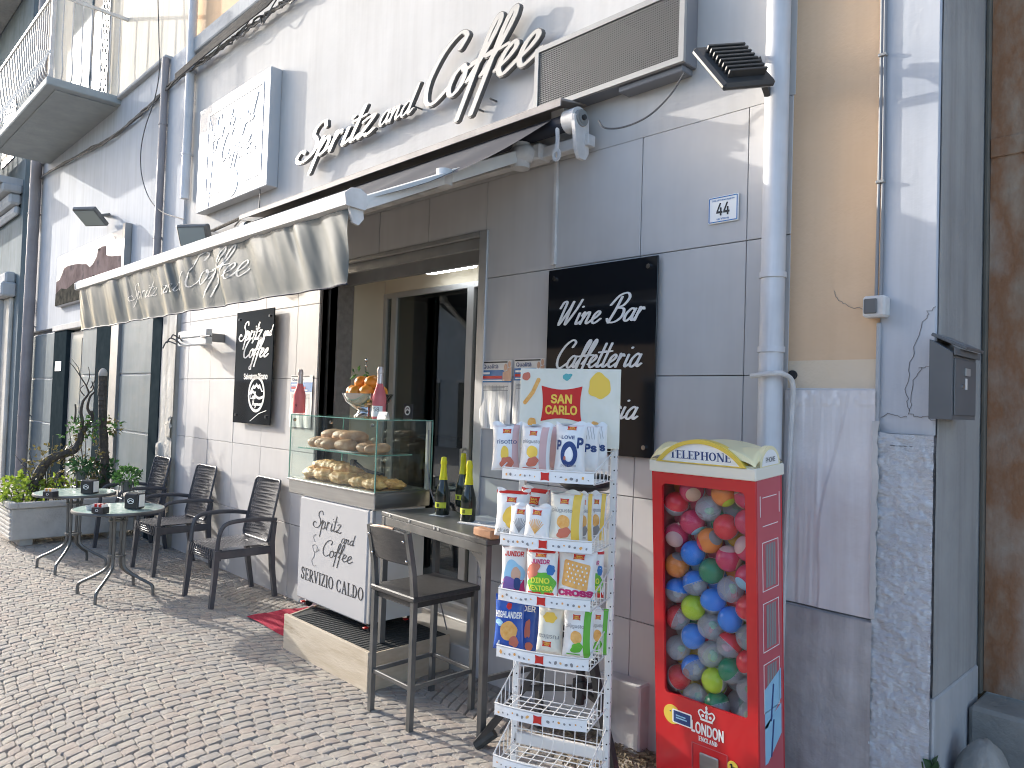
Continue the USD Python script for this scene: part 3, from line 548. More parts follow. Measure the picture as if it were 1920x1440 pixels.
# balcony with railing
BX0, BX1, BY, BZ = -14.25, -10.53, -.88, 5.50
mat('slab_grey', (.27, .30, .31), .9, (.33, .36, .37), 4, bump=.004, bs=30)
bal = T('balcony', 'concrete balcony with white iron railing above the shop', 'balcony', (-12.4, -.4, 5.4))
bal.part('slab', B().box((BX0, BY, BZ-.10), (BX1, .02, BZ), .012).box((BX0+.12, BY+.12, BZ-.115), (BX1-.12, .0, BZ-.099)), 'slab_grey')
RT = BZ+1.06
def balus(x, y, ox, oy): return B().tube(spline([(x, y, BZ-.0), (x+ox*.055, y+oy*.055, BZ+.05), (x+ox*.07, y+oy*.07, BZ+.16), (x+ox*.02, y+oy*.02, BZ+.33), (x, y, BZ+.45), (x, y, RT)], 4), .0075, 6)
for k in range(33): bal.part('baluster', balus(BX0+.06+k*(BX1-BX0-.1)/32, BY+.05, 0, -1), 'white_worn')
for k in range(7): bal.part('baluster', balus(BX1-.05, BY+.16+k*.108, 1, 0), 'white_worn')
bal.part('handrail', B().tube([(BX1-.05, .02, RT), (BX1-.05, BY+.05, RT), (BX0+.05, BY+.05, RT), (BX0+.05, 0, RT)], .02, 4), 'white_worn'); bal.part('corner_post', B().box((BX1-.075, BY+.03, BZ), (BX1-.03, BY+.075, RT), .003), 'white_worn')
bd = T('balcony_door', 'shuttered balcony door with folded lattice gate behind the railing', 'door', (-12, 0, 5.5))
bd.part('shutter', B().box((-13.1, -.03, 5.5), (-12.1, .02, 7.9), .006), 'panel_grey'); bd.part('door_leaf', B().box((-12.1, -.012, 5.5), (-11.35, .02, 7.9)), 'dark_void')
b = B()
for k in range(26):
    z = 5.52+k*.09
    b.tube([(-11.42, -.05, z), (-11.12, -.05, z+.09)], .006, 4); b.tube([(-11.12, -.055, z), (-11.42, -.055, z+.09)], .006, 4)
for x in (-11.42, -11.27, -11.12): b.box((x-.008, -.06, 5.5), (x+.008, -.045, 7.9))
bd.part('lattice_gate', b, 'alu_dull', False)
# farther house on the left
fh = T('far_house', 'dark teal grey house with old portal at the left edge', 'house', (-18, 0, 0))
fh.part('wall', B().box((-34, -.10, -.05), (XE-.55, .3, 12)), 'plaster_teal'); fh.part('shadow_joint', B().box((XE-.55, .0, -.05), (XE, .3, 10.5)), 'plaster_dark')
fh.part('portal_jamb', B().box((-17.6, -.24, 0), (-16.5, -.1, 3.3), .02), 'plaster_grey'); fh.part('portal_jamb', B().box((-16.48, -.17, 0), (-15.95, -.1, 3.3), .02), 'pilaster_crack'); fh.part('portal_cornice', B().box((-22.5, -.34, 3.3), (-15.8, -.1, 3.55), .03).box((-22.4, -.27, 3.55), (-15.9, -.1, 3.75), .03), 'plaster_grey')
fh.part('portal_door', B().box((-21.5, -.14, 0), (-17.6, -.1, 3.3)), 'dark_frame')
fh.part('cornice', B().box((-24, -.42, 5.15), (-15.7, -.1, 5.3), .03).box((-24, -.3, 4.95), (-15.75, -.1, 5.15), .04).box((-24, -.2, 4.78), (-15.8, -.1, 4.95), .04), 'plaster_grey')
b = B().box((-24, -.62, 5.7), (-16.0, -.58, 6.5)); fh.part('balcony_screen', b, 'teal_box'); b = B()
for k in range(18): b.tube([(-23.5+k*.42, -.6, 5.3), (-23.5+k*.42, -.6, 6.9)], .012, 5)
b.tube([(-24, -.6, 6.9), (-16, -.6, 6.9)], .02, 5); fh.part('balcony_railing', b, 'black_metal'); fh.part('balcony_slab', B().box((-24, -.7, 5.3), (-15.75, -.1, 5.42)), 'plaster_grey')
fh.part('roof_balcony', B().box((-30, -1.3, 9.0), (XE-.9, -.1, 9.2), .02), 'plaster_dark')
for k in range(2): fh.part('window', B().box((-20+k*2.3, -.115, 6.0), (-18.9+k*2.3, -.09, 8.0)), 'dark_void')
# ================================================================== pipes, wires, wall lamps
def pipe(name, label, x, y, r, z0, z1, m, clips=(), cat='drainpipe'):
    t = T(name, label, cat, (x, y, z0)); t.part('pipe', B().cyl((x, y, z0), (x, y, z1), r, n=20), m)
    for z in clips: t.part('clip', B().cyl((x, y, z-.012), (x, y, z+.012), r+.006, n=20).box((x-r*.3, y, z-.008), (x+r*.3, 0, z+.008)), m)
    return t
t = pipe('drainpipe', 'pale grey drainpipe between the marble tiles and the peach wall', -1.475, -.055, .05, -.05, 10.5, 'pipe_paint', (2.22, 1.905, 3.9))
t = pipe('drainpipe', 'brown drainpipe at the far left end of the shop wall', -14.62, -.13, .085, -.05, 10.5, 'pipe_brown', (2.7, 4.6, 1.2))
pipe('drainpipe', 'thin dark conduit pipe on the shop wall ending at the ledge', -8.82, -.075, .04, 2.5, 5.46, 'pipe_brown', (3.4, 4.7))
pipe('drainpipe', 'grey pipe running up past the cable bundle beside the light box', -8.10, -.06, .045, 3.72, 10.5, 'pipe_paint', (4.2, 5.1))
t = T('water_pipe', 'thin white water pipe bent out of the wall and down to the pavement', 'pipe', (-1.4, -.04, 0))
p0 = W(1425, 710); t.part('pipe', B().tube(spline([(-1.53, -.12, 1.79), (-1.44, -.125, 1.80), (-1.40, -.10, 1.80), (-1.385, -.04, 1.76), (-1.392, -.03, 1.6), (-1.405, -.03, 1.2), (-1.41, -.035, .6), (-1.41, -.04, .1), (-1.36, -.05, .015), (-1.2, -.09, .012)], 6), .0105, 8), 'white_worn')
t.part('wall_hole', B().cyl((-1.405, .004, 1.80), (-1.405, -.007, 1.80), .02), 'ink_black')
t = T('cable_run', 'pair of grey cables clipped down the edge of the peach wall into the junction box', 'cable', (-1.06, -.01, 2.1))
for dx in (-.008, .006): t.part('cable', B().tube([(-1.062+dx, -.012, z)+np.array([.002*math.sin(z*3+dx*90), 0, 0]) for z in np.linspace(2.1, 9, 40)], .0065, 6), 'cable_grey')
for z in (2.55, 3.05, 3.4): t.part('clip', B().box((-1.078, -.024, z-.006), (-1.046, 0, z+.006), .002), 'alu_dull')
t.part('trunking', B().box((-1.068, -.016, 1.58), (-1.052, 0, 2.0), .003), 'plaster_grey')
t = T('junction_box', 'white plastic outdoor switch box with dark rocker beside the peach wall', 'switch', (-1.08, -.03, 2.05))
t.part('housing', B().box((-1.105, -.062, 2.018), (-1.022, .0, 2.10), .008), 'white_worn'); t.part('rocker', B().box((-1.098, -.068, 2.031), (-1.050, -.062, 2.088), .003), 'switch_dark')
def wall_line(pts, y=-.05): return [W(u, v, y) for u, v in pts]
t = T('cable_bundle', 'bundle of black cables strung along the wall under the ledge', 'cable', tuple(W(328, 146)))
main = wall_line([(60, 345), (84, 325), (150, 288), (215, 251), (270, 205), (328, 149), (372, 117), (420, 82), (470, 44), (520, 10), (565, -22), (640, -75)])
NW = [B() for _ in range(5)]
for k in range(5):
    s = spline(main, 10); nn = np.array([[0, R_.uniform(-.0, .03), 0.022*math.sin(i*.35+k*2.1)+.012*math.sin(i*.9+k)] for i in range(len(s))])*(.4+.6*(np.arange(len(s))/len(s)))[:, None]
    t.part('cable', B().tube(s+nn-np.array([0, .01*k, .015*k]), .009, 5), 'cable')
b = B()
for k in range(3):
    p = W(392+k*48, 102-k*36, -.07); b.tube(spline([p, p+[.12, -.03, -.07-.03*(k % 3)], p+[.3, -.03, -.03], p+[.42, 0, .08]], 6), .006, 5)
t.part('loose_loops', b, 'cable')
t = T('cable_bundle', 'dark cable running from the gate wall up to the roof beside the cafe light box', 'cable', tuple(W(460, 60)))
for k in range(3): t.part('cable', B().tube(wall_line([(330, 140+k*3), (400, 78+k*5), (500, -5+k*7), (560, -60)], -.12), .016, 5), 'cable')
t = T('hanging_wire', 'single thin wire hanging in a loop from the upper storey to the floodlight', 'wire', tuple(W(280, 230)))
t.part('wire', B().tube(spline(wall_line([(296, -10), (298, 70), (299, 130), (290, 185), (272, 240), (264, 285), (266, 330), (280, 372), (305, 398), (345, 411)], -.10), 8), .006, 5), 'cable')
t = T('power_wire', 'thin black wire sagging from the cooling unit to the awning roller', 'wire', tuple(W(1200, 230)))
t.part('wire', B().tube(spline([W(1283, 137, -.12), W(1255, 180, -.1), W(1215, 218, -.1), W(1170, 238, -.11), W(1135, 240, -.15), W(1122, 226, -.16)], 8), .0045, 6), 'cable')
t = T('wire_pole', 'thin wooden rod on hooks along the wall left of the awning hood', 'rod', tuple(W(430, 430)))
t.part('rod', B().tube([W(395, 434, -.05), W(488, 392, -.05)], .016, 6), 'bark'); t.part('hook', B().tube(spline([W(440, 424, -.06), W(452, 412, -.09), W(466, 420, -.1), W(452, 428, -.1)], 5), .008, 5), 'cable'); t.part('wire', B().tube([W(486, 392, -.06), W(488, 345, -.08)], .006, 5), 'cable')
def flood(name, label, quad, depth, ribs, mface, mbody='black_metal'):
    q = np.array(quad, float); c = q.mean(0); U = (q[1]-q[0]+q[2]-q[3])/2; V = (q[0]-q[3]+q[1]-q[2])/2; N = np.cross(U, V); N /= np.linalg.norm(N); hu, hv = np.linalg.norm(U)/2, np.linalg.norm(V)/2; Un = U/np.linalg.norm(U); Vn = np.cross(N, Un)
    t = T(name, label, 'floodlight', tuple(c)); Rm = np.column_stack([Un, Vn, N]); h = depth/2
    t.part('housing', B().obox(c-N*h, (hu, hv, h), Rm, .012), mbody); t.part('lens', B().obox(c+N*.002, (hu*.86, hv*.82, .003), Rm, .001), mface)
    for k in range(ribs):
        s = -.8+1.6*k/max(ribs-1, 1); t.part('cooling_fin', B().obox(c-N*(depth+.016)+Vn*hv*s*.8, (hu*.72, .0055, .017), Rm, .002), mbody)
    return t, c, Un, Vn, N, hu, hv, Rm
# right hand floodlight: back with fins seen from the right, lamp aimed down at the doorway
q = [W(1392, 92, -.14), W(1297, 104, -.34), W(1352, 172, -.40), W(1448, 168, -.16)]
t, c, U, V, N, *_ = flood('floodlight', 'black finned floodlight under the cooling unit above the house number', q, .035, 8, 'glass_frosted')
t.part('bracket', B().tube([c-N*.05-U*.10, W(1440, 176, -.10), W(1452, 170, 0)], .013, 4), 'black_metal'); t.part('bracket', B().tube([c-N*.04-U*.02+V*.06, W(1400, 110, -.05), W(1405, 104, 0)], .012, 4), 'black_metal')
def flood_at(name, label, c, N, hu, hv, depth, ribs, wall):
    N = np.array(N, float); N /= np.linalg.norm(N); U = np.cross([0, 0, 1.], N); U /= np.linalg.norm(U); V = np.cross(N, U); c = np.array(c)
    t, *_ = flood(name, label, [c-U*hu+V*hv, c+U*hu+V*hv, c+U*hu-V*hv, c-U*hu-V*hv], depth, ribs, 'glass_frosted', 'gun_metal')
    t.part('bracket', B().tube([c-N*depth*.8+U*hu*.9, (c-N*depth+U*hu*.9)*[1, 0, 1]+[0, -.08, .02], wall], .015, 4), 'gun_metal'); return t
flood_at('floodlight', 'square grey floodlight with pale lens above the left end of the awning', W(362, 450, -.32), (.50, -.78, -.38), .16, .14, .08, 0, W(372, 424, 0))
flood_at('floodlight', 'small grey wall floodlight high above the castle shop sign', W(168, 409, -.28), (.30, -.45, -.84), .17, .15, .06, 4, W(190, 404, 0))
t = T('folded_bracket', 'white horizontal wall bracket with wires sticking out beside the black sign', 'bracket', tuple(W(370, 640)))
a, b_ = W(341, 640, -.16), W(394, 640, -.16)
t.part('bar', B().box((a[0], -.20, 2.12), (b_[0], -.14, 2.19), .006).box((a[0], -.20, 2.20), (b_[0], -.14, 2.265), .006), 'white_paint')
for x in (a[0]+.05, b_[0]-.06): t.part('arm', B().box((x-.02, -.14, 2.15), (x+.02, 0, 2.23), .004), 'alu_dull')
b = B(); 
for k in range(5): p = np.array([a[0]-.02+.03*k, -.2, 2.14+.03*(k % 3)]); b.tube(spline([p, p+[-.10+.05*k, -.06, .03], p+[-.16+.08*k, -.08, -.04+.02*k]], 5), .007, 5)
p = np.array([b_[0], -.17, 2.19]); b.tube([p+[-.1, -.04, 0], p+[.12, -.04, .0]], .008, 5); t.part('wire_ends', b, 'cable')

# ================================================================== the other side of the street (it shows in the glass and steel)
rd = one('roadway', 'grey stone roadway of the narrow street', None, B().add([[-120, -60, -.004], [60, -60, -.004], [60, -3.9, -.004], [-120, -3.9, -.004]], [[0, 1, 2, 3]]), 'cobble_b', False, kind='structure')
for k, (x0, x1, h, m, lab) in enumerate(((-140, -100.1, 15, 'plaster_grey', 'tall grey house across the street at the far end'), (-100, -70.1, 13, 'plaster_peach', 'tall peach house far down the street on the other side'), (-70, -48.1, 10, 'plaster_teal', 'dark three storey house far down the street'), (-48, -27, 6.6, 'plaster_cream', 'cream house across the street, down to the left'), (-26.9, -16, 5.4, 'plaster_grey', 'grey house across the street facing the shop'), (-15.9, -6, 4.0, 'plaster_peach', 'peach house across the street facing the cafe'), (-5.9, 6, 4.2, 'plaster_teal', 'dark house across the street facing the gateway'), (6.1, 18, 3.8, 'plaster_cream', 'cream house across the street, farthest right'))):
    t = T('opposite_house', lab, 'house', ((x0+x1)/2, -13.5, 0)); t.part('wall', B().box((x0, -20, -.05), (x1, -13.5, h)), m); t.part('cornice', B().box((x0-.02, -20.2, h), (x1+.02, -13.1, h+.3), .03), 'plaster_grey')
    n = int((x1-x0)/2.6)
    for j in range(n):
        xc = x0+(j+.5)*(x1-x0)/n
        for z0, z1, w in ((.0, 2.4, 1.6),): wn = t.part('window' if z0 else 'shopfront', B().box((xc-w/2, -13.52, z0), (xc+w/2, -13.47, z1)), 'dark_void'); t.part('frame', B().box((xc-w/2-.09, -13.5, z1), (xc+w/2+.09, -13.42, z1+.12)), 'plaster_white', under=wn)

def crack(t, px, y, name='crack'):
    P = np.array([W(u, v, y) for u, v in px]); rs = np.random.RandomState(len(px)); Q = [P[0]]
    for a, b_ in zip(P[:-1], P[1:]):
        for k in range(1, 6): Q.append(a+(b_-a)*k/5+np.array([rs.normal()*.004, 0, rs.normal()*.004]))
    t.part(name, B().tube(Q, .0009, 4), 'joint_dark')
crack(cafe, [(1564, 545), (1572, 562), (1590, 575), (1618, 578)], .003); crack(gw, [(1755, 575), (1735, 590), (1722, 630), (1706, 680), (1700, 740), (1704, 775)], -.005); crack(gw, [(1700, 782), (1672, 776), (1650, 780)], -.006); crack(gw, [(1704, 776), (1728, 782), (1752, 786)], -.006); crack(gw, [(1722, 690), (1735, 688), (1750, 694)], -.005); crack(gw, [(1704, 770), (1712, 720), (1724, 692)], -.005)
crack(cafe, [(1575, 12), (1577, 60), (1574, 92)], .003) if 0 else None
# ================================================================== signs on the wall
ls = T('letter_sign', 'raised metal script letters reading Spritz and Coffee on the white wall', 'sign', (-4.3, 0, 3.6))
def word(txt, xl, xr, zb, ztop_over_x, pen, y0=-.055):
    gm = script(txt, 1, pen, .40); a, b_, c, d = gm.bounds; k = (xr-xl)/(c-a)
    gm = affinity.affine_transform(gm, [k, 0, 0, ztop_over_x, -a*k, 0])
    p = (xl, y0, zb)
    ls.part('letters_back', onwall(gm.buffer(.006), p, .022), 'letter_side', False); ls.part('letters_face', onwall(gm.buffer(-.001), (xl, y0-.022, zb), .004), 'letter_face', False)
    return gm
g1 = word('Spritz', -5.66, -4.48, 3.565, .118, .118); word('and', -4.45, -3.97, 3.59, .085, .115); g3 = word('Coffee', -3.93, -2.84, 3.585, .165, .108)
b = B()
for x, z in ((-5.4, 3.63), (-5.0, 3.62), (-4.6, 3.6), (-4.3, 3.62), (-4.05, 3.63), (-3.7, 3.62), (-3.42, 3.7), (-3.12, 3.68), (-2.9, 3.66), (-3.42, 3.45), (-3.3, 3.48)): b.cyl((x, 0, z), (x, -.058, z), .006, n=6)
ls.part('spacer_pins', b, 'letter_side')
# light box
lx0, lx1, lz0, lz1, ly = -7.66, -6.11, 3.48, 4.53, -.105
lb = T('light_box_sign', 'square white light box sign with pale relief lettering above the awning', 'sign', (-6.9, 0, 4))
lb.part('box', B().box((lx0, ly, lz0), (lx1, 0, lz1), .006), 'box_white'); yy = ly-.0005
fr = sbox(.22, .12, 1.43, .95).difference(sbox(.235, .135, 1.415, .935)).difference(sbox(.55, .05, 1.1, .3))
fr = unary_union([fr, LineString(spline([(.24, .93), (.33, .75), (.36, .5), (.30, .02)], 8)).buffer(.006)])
lb.part('frame_lines', onwall(fr, (lx0, yy, lz0), .004), 'box_relief', False)
lw = unary_union([fit(script('Spritz and', 1, .14), 1.02, x=.30, y=.55), fit(script('Coffee', 1, .14), .66, x=.55, y=.27)]); lb.part('lettering', onwall(lw, (lx0, yy, lz0), .005), 'box_relief', False)
lb.part('small_print', onwall(fit(sans('Wine Bar', .03), .36, x=.95, y=.36), (lx0, yy, lz0), .004), 'box_relief', False)
lb.part('emblem', onwall(affinity.scale(Point(.82, .16).buffer(.15), .95, .9), (lx0, yy, lz0), .004), 'box_relief', False)
# black boards
def bolts(t, x0, x1, z0, z1, y, m=.05):
    for x in (x0+m, x1-m):
        for z in (z0+m, z1-m): t.part('bolt', B().cyl((x, y-.012, z), (x, y, z), .012, n=12).cyl((x, y, z), (x, -.001, z), .007, n=8), 'chrome')
wb = T('wine_bar_sign', 'tall black glossy board with white script reading Wine Bar and Caffetteria', 'sign', (-2.45, -.02, 1.9))
wb.part('board', B().box((-2.795, -.030, 1.40), (-2.075, -.02, 2.385), .002), 'black_gloss'); bolts(wb, -2.795, -2.075, 1.40, 2.385, -.030)
for nm, txt, xl, xr, z in (('wine_bar', 'Wine Bar', -2.72, -2.14, 2.075), ('caffetteria', 'Caffetteria', -2.72, -2.15, 1.845), ('third_line', 'eria', -2.39, -2.165, 1.585)):
    gm = script(txt, 1, .12, .45); a, _, c_, _ = gm.bounds; k = (xr-xl)/(c_-a); gm = affinity.affine_transform(gm, [k, 0, 0, {'wine_bar': .062, 'caffetteria': .064, 'third_line': .062}[nm], -a*k, 0])
    wb.part('lettering', onwall(gm, (xl, -.0303, z), .002), 'print_white', False)
bs = T('menu_sign', 'black glossy board reading Spritz and Coffee with a round cafe emblem', 'sign', (-6.35, -.03, 1.9))
X0, X1, Z0, Z1 = -6.72, -5.985, 1.395, 2.41
bs.part('board', B().box((X0, -.045, Z0), (X1, -.035, Z1), .002), 'black_gloss'); bolts(bs, X0, X1, Z0, Z1, -.045, .07)
def bt(gm, x, z): bs.part('lettering', onwall(gm, (x, -.0453, z), .002), 'print_white', False)
bt(fit(script('Spritz', 1, .13), .47, .26), -6.66, 2.06); bt(fit(script('and', 1, .15), .19, .10), -6.17, 2.165); bt(fit(script('Coffee', 1, .13), .50, .27), -6.55, 1.90); bt(fit(sans('di', .05, 1), .05), -6.43, 1.875); bt(fit(sans('Salvatore Pisano', .05, 1, .7), .46, .055), -6.52, 1.79)
em = Point(0, 0).buffer(.16).difference(Point(0, 0).buffer(.135))
mount = Polygon([(-.13, .01), (-.10, .05), (-.06, .085), (-.03, .07), (.0, .10), (.03, .075), (.06, .09), (.10, .045), (.13, .02), (.1, .02), (.07, .055), (.04, .045), (0, .07), (-.03, .045), (-.06, .05), (-.09, .02)])
em = unary_union([em, mount, LineString(spline([(-.14, -.0), (-.06, .02), (.0, -.02), (.06, -.035), (.14, -.02)], 8)).buffer(.011), fit(script('Cafe', 1, .14), .11, x=-.115, y=-.075), fit(script('Aragonese', 1, .14), .19, x=-.085, y=-.125)])
bt(em, -6.26, 1.66); bt(LineString([(-.16, -.05), (.0, .02), (.14, .05)]).buffer(.003), -6.2, 1.47)
hn = T('house_number', 'small white and blue house number plate reading 44', 'sign', (-1.745, -.005, 2.56))
hn.part('plate', B().box((-1.82, -.010, 2.497), (-1.668, -.001, 2.62), .003), 'print_white'); q = sbox(.006, .006, .146, .117).buffer(-.004).buffer(.006)
hn.part('border', onwall(q.difference(q.buffer(-.0042)), (-1.82, -.0101, 2.497), .0012), 'ink_blue', False); hn.part('digits', onwall(fit(sans('44', .05, 1.3, .78), .066, .058, .043, .033), (-1.82, -.0101, 2.497), .0014), 'ink_black', False)
hn.part('town_text', onwall(fit(sans('Città di Frattamaggiore', .008), .112, .0095, .02, .099), (-1.82, -.0101, 2.497), .001), 'ink_blue', False); hn.part('street_text', onwall(fit(sans('via Vittoria', .008), .062, .009, .045, .014), (-1.82, -.0101, 2.497), .001), 'ink_blue', False)
def poster(label, px, y, half):
    P = [W(u, v, y) for u, v in px]; x0, x1 = P[0][0], P[1][0]; z1 = (P[0][2]+P[1][2])/2; z0 = P[2][2]; w, h = x1-x0, z1-z0
    t = T('paper_notice', label, 'poster', (x0, y, z0))
    def fn(X, Y): return np.stack([x0+X*w, y-.004-.012*np.abs(np.sin(X*9+Y*2))*(1-Y)*(1-Y)-.006*np.sin(Y*7)**2*(1-Y), z0+Y*h], -1)
    def pr(name, gm, m, d): t.part(name, B().flatpoly(gm, lambda X, Y: fn(X, Y)-np.array([0, d, 0]), .08), m, True)
    pr('sheet', sbox(0, 0, 1, 1), 'paper', 0)
    pr('banner', Polygon([(0, .68), (0, .86), (.72 if half else 1, .86), (1, .72), (1, .68)]), 'ink_blue', .0015)
    pr('headline_bar', sbox(.02, .965, .85, .985), 'ink_black', .0015); pr('headline', fit(sans('Qualità', .1, 1), .5, .065, .06, .88), 'ink_navy', .0015)
    pr('red_line', sbox(.04, .735, .7, .775), 'ink_red', .003); pr('white_line', unary_union([sbox(.05, .80, .3, .83), sbox(.06, .70, .8, .72)]), 'print_white', .003)
    if half: pr('picture', unary_union([Point(.80, .90).buffer(.05), Polygon([(.72, .70), (.72, .83), (.88, .85), (.9, .70)]), Point(.92, .94).buffer(.045), Polygon([(.86, .7), (.86, .88), (.98, .9), (.99, .7)])]), 'ink_skin', .003)
    st = B()
    for k in range(8):
        xk = .06+k*.115; st.flatpoly(sbox(xk, .02, xk+.008, .64), lambda X, Y: fn(X, Y)-np.array([0, .0015, 0]), .08)
    t.part('tear_lines', st, 'ink_grey', True); 
    ln = unary_union([sbox(.1, .62-.02*j, .9-.3*((j*7) % 3)/3, .628-.02*j) for j in range(4)]); pr('text_lines', ln, 'ink_grey', .0015)
poster('white tear-off notice with blue banner left of the black Spritz and Coffee board', [(547, 706), (588, 700), (547, 800), (588, 800)], -.001, 0)
poster('creased white notice with blue banner and portrait on the tiles right of the doorway', [(904, 678), (962, 674), (904, 803), (962, 803)], -.001, 1)
poster('paper notice half hidden between the doorway notice and the black Wine Bar board', [(966, 676), (1024, 668), (966, 800), (1024, 800)], -.001, 1)
# ================================================================== cooling unit
ax0, ax1, az0, az1, ay = -2.87, -1.905, 3.255, 3.62, -.11
ac = T('air_conditioner', 'long grey cooling unit with perforated front grille above the awning', 'cooling unit', (-2.4, 0, 3.4))
ac.part('casing', B().box((ax0, ay+.012, az0), (ax1, 0, az1), .004), 'ac_side'); ac.part('grille_backing', B().box((ax0+.03, ay+.004, az0+.03), (ax1-.03, ay+.011, az1-.03)), 'ac_dark')
fr = sbox(0, 0, ax1-ax0, az1-az0).difference(sbox(.028, .028, ax1-ax0-.028, az1-az0-.028)); ac.part('front_frame', onwall(fr, (ax0, ay+.012, az0), .02), 'ac_grey', False)
b = B(); nx, nz = 74, 27; wx, wz = ax1-ax0-.056, az1-az0-.056
for k in range(nx+1): x = ax0+.028+wx*k/nx; b.box((x-.0022, ay-.001, az0+.028), (x+.0022, ay+.003, az1-.028))
for k in range(nz+1): z = az0+.028+wz*k/nz; b.box((ax0+.028, ay-.003, z-.0021), (ax1-.028, ay+.001, z+.0021))
ac.part('grille', b, 'ac_mesh', False); ac.part('drip_tray', B().box((-2.3, ay+.02, az0-.03), (ax1-.02, -.002, az0-.001), .004), 'ac_side'); ac.part('bracket', B().box((-2.75, -.10, az0-.055), (-2.66, -.002, az0-.002), .003), 'white_worn')
# ================================================================== awning
AX0, AX1, AY, AZ = -6.46, -2.60, -1.40, 2.43
aw = T('awning', 'half lowered awning with white front bar and grey vinyl valance over the doorway', 'awning', (-4.5, 0, 3.1))
RY, RZ = -.13, 3.135
aw.part('hood', B().poly(Polygon([(0, 0), (.20, -.045), (.20, -.07), (.205, -.07), (.205, -.04), (0, .006)]), (-6.38, 0, 3.262), -Y_, Z_, .0) if 0 else B().obox((-4.47, -.105, 3.245), (1.90, .115, .006), rotx(.16), .002).box((-6.37, -.222, 3.19), (-2.57, -.215, 3.225), .002), 'hood_beige')
aw.part('roller', B().cyl((AX0+.1, RY, RZ), (AX1+.0, RY, RZ), .045, n=20), 'fabric_navy')
def fab(u, v):
    X = AX0+.08+(AX1-AX0-.16)*u; t = v; Y = RY-.03+(AY+.06-RY+.03)*t; Z = RZ+.03+(AZ+.04-RZ-.03)*t-.05*np.sin(np.pi*t)*(1+.25*np.sin(u*40))
    return np.stack([X, Y, Z], -1)
aw.part('fabric', B().grid(fab, 70, 14), 'fabric_navy', True); aw.part('fabric_hem', B().box((AX0+.05, AY+.045, AZ+.035), (AX1-.05, AY+.07, AZ+.06), .004), 'plaster_cream')
fbp = Polygon([(-.045, -.03), (.04, -.034), (.05, -.012), (.044, .026), (.018, .042), (-.024, .038), (-.052, .014)])
fb = aw.part('front_bar', B().poly(fbp, (AX0, AY, AZ+.02), -Y_ if 0 else Y_, Z_, AX1-AX0), 'white_paint', 25)
for x in (AX0-.012, AX1): aw.part('bar_end_cap', B().poly(fbp.buffer(.004), (x, AY, AZ+.02), Y_, Z_, .008), 'white_worn')
def val(X, Z, off=0.):
    u = (X-AX0)/(AX1-AX0); t = np.clip((AZ-Z)/.31, 0, 1); ph = X*19+5*meshkit.noise(np.stack([X*1.3, X*0, X*0], -1), 3)
    ny = np.stack([X*7.5+Z*4.2, Z*2.2, X*0+1], -1)
    Yd = .0065*np.sin(ph+7*Z)*(.35+.65*t)+.042*(meshkit.fbm(ny, 3, 6)-.5)*(.25+.6*t)*(1.15-t)+.02*(meshkit.noise(np.stack([X*16+Z*9, Z*3, X*0], -1), 8)-.5)*(1-.4*t)
    return np.stack([X, AY-.03+.02*t+Yd-off, Z+.002*np.sin(X*7)*t], -1)
zb = AZ-.325
aw.part('valance', B().grid(lambda u, v: val(AX0+.03+(AX1-AX0-.05)*u, zb+(AZ-.02-zb)*v), 420, 30), 'vinyl', True)
s = np.linspace(AX0+.03, AX1-.02, 200); aw.part('valance_hem', B().tube(val(s, np.full(200, zb)), .005, 5), 'fabric_navy')
gm = affinity.translate(unary_union([fit(script('Spritz and', 1, .055), .95, .15, 0, 0), fit(script('Coffee', 1, .06), .78, .25, .98, -.03)]), -5.28, 2.19)
aw.part('valance_lettering', B().flatpoly(gm, lambda X, Z: val(X, Z, .002), .05), 'print_faded', True)
# arms: square bar on the wall, shoulder, folding arm out to the front bar
aw.part('square_bar', B().box((AX0+.2, -.10, 3.0), (AX1+.12, -.04, 3.06), .004), 'white_worn')
for sx, xe in ((1, AX1-.04), (-1, AX0+.04)):
    xs_ = AX1-.32 if sx > 0 else AX0+.45
    sh = aw.part('arm_shoulder', B().sph((xs_, -.14, 3.03), (.085, .075, .06), 2).box((xs_-.12, -.13, 2.99), (xs_+.12, -.03, 3.08), .01).cyl((xs_, -.15, 2.95), (xs_, -.15, 3.09), .05), 'white_worn')
    P = np.array([xs_-.02, -.17, 3.02]); Q = np.array([xe-.05*sx, AY+.07, AZ+.03]); el = (P+Q)/2+[-.03*sx, 0, .0]
    aw.part('folding_arm', B().tube([P, el], .030, 4), 'white_paint'); aw.part('folding_arm', B().tube([el, Q], .026, 4), 'white_paint')
    aw.part('elbow_joint', B().cyl(el-[0, 0, .04], el+[0, 0, .04], .042), 'white_worn')
    xb = AX1+.055 if sx > 0 else AX0+.08
    aw.part('roller_bracket', B().cyl((xb-.05, RY, RZ), (xb+.03, RY, RZ), .062, n=20).poly(Polygon([(-.05, .0), (.05, .0), (.055, -.17), (.035, -.20), (-.0, -.20), (-.02, -.17)]).buffer(.01), (xb+.02, RY, RZ), Y_, Z_, .022), 'white_worn')
    aw.part('roller_end_ring', B().cyl((xb+.03, RY, RZ), (xb+.05, RY, RZ), .044, n=20).cyl((xb+.05, RY, RZ), (xb+.054, RY, RZ), .03, n=20), 'alu_dull'); aw.part('roller_axle', B().cyl((xb+.05, RY, RZ), (xb+.066, RY, RZ), .014, n=12), 'ac_dark')
    aw.part('bar_bracket', B().poly(Polygon([(-.035, .04), (.03, .03), (.04, -.05), (.02, -.075), (.0, -.07)]).buffer(.006), (xe+.02*sx, AY, AZ), Y_, Z_, .014), 'white_worn')
crk_ = LineString(spline([(0, .0), (.005, -.05), (.0, -.09)], 5)).buffer(.011).union(Point(0, -.12).buffer(.032).difference(Point(0, -.12).buffer(.015)))
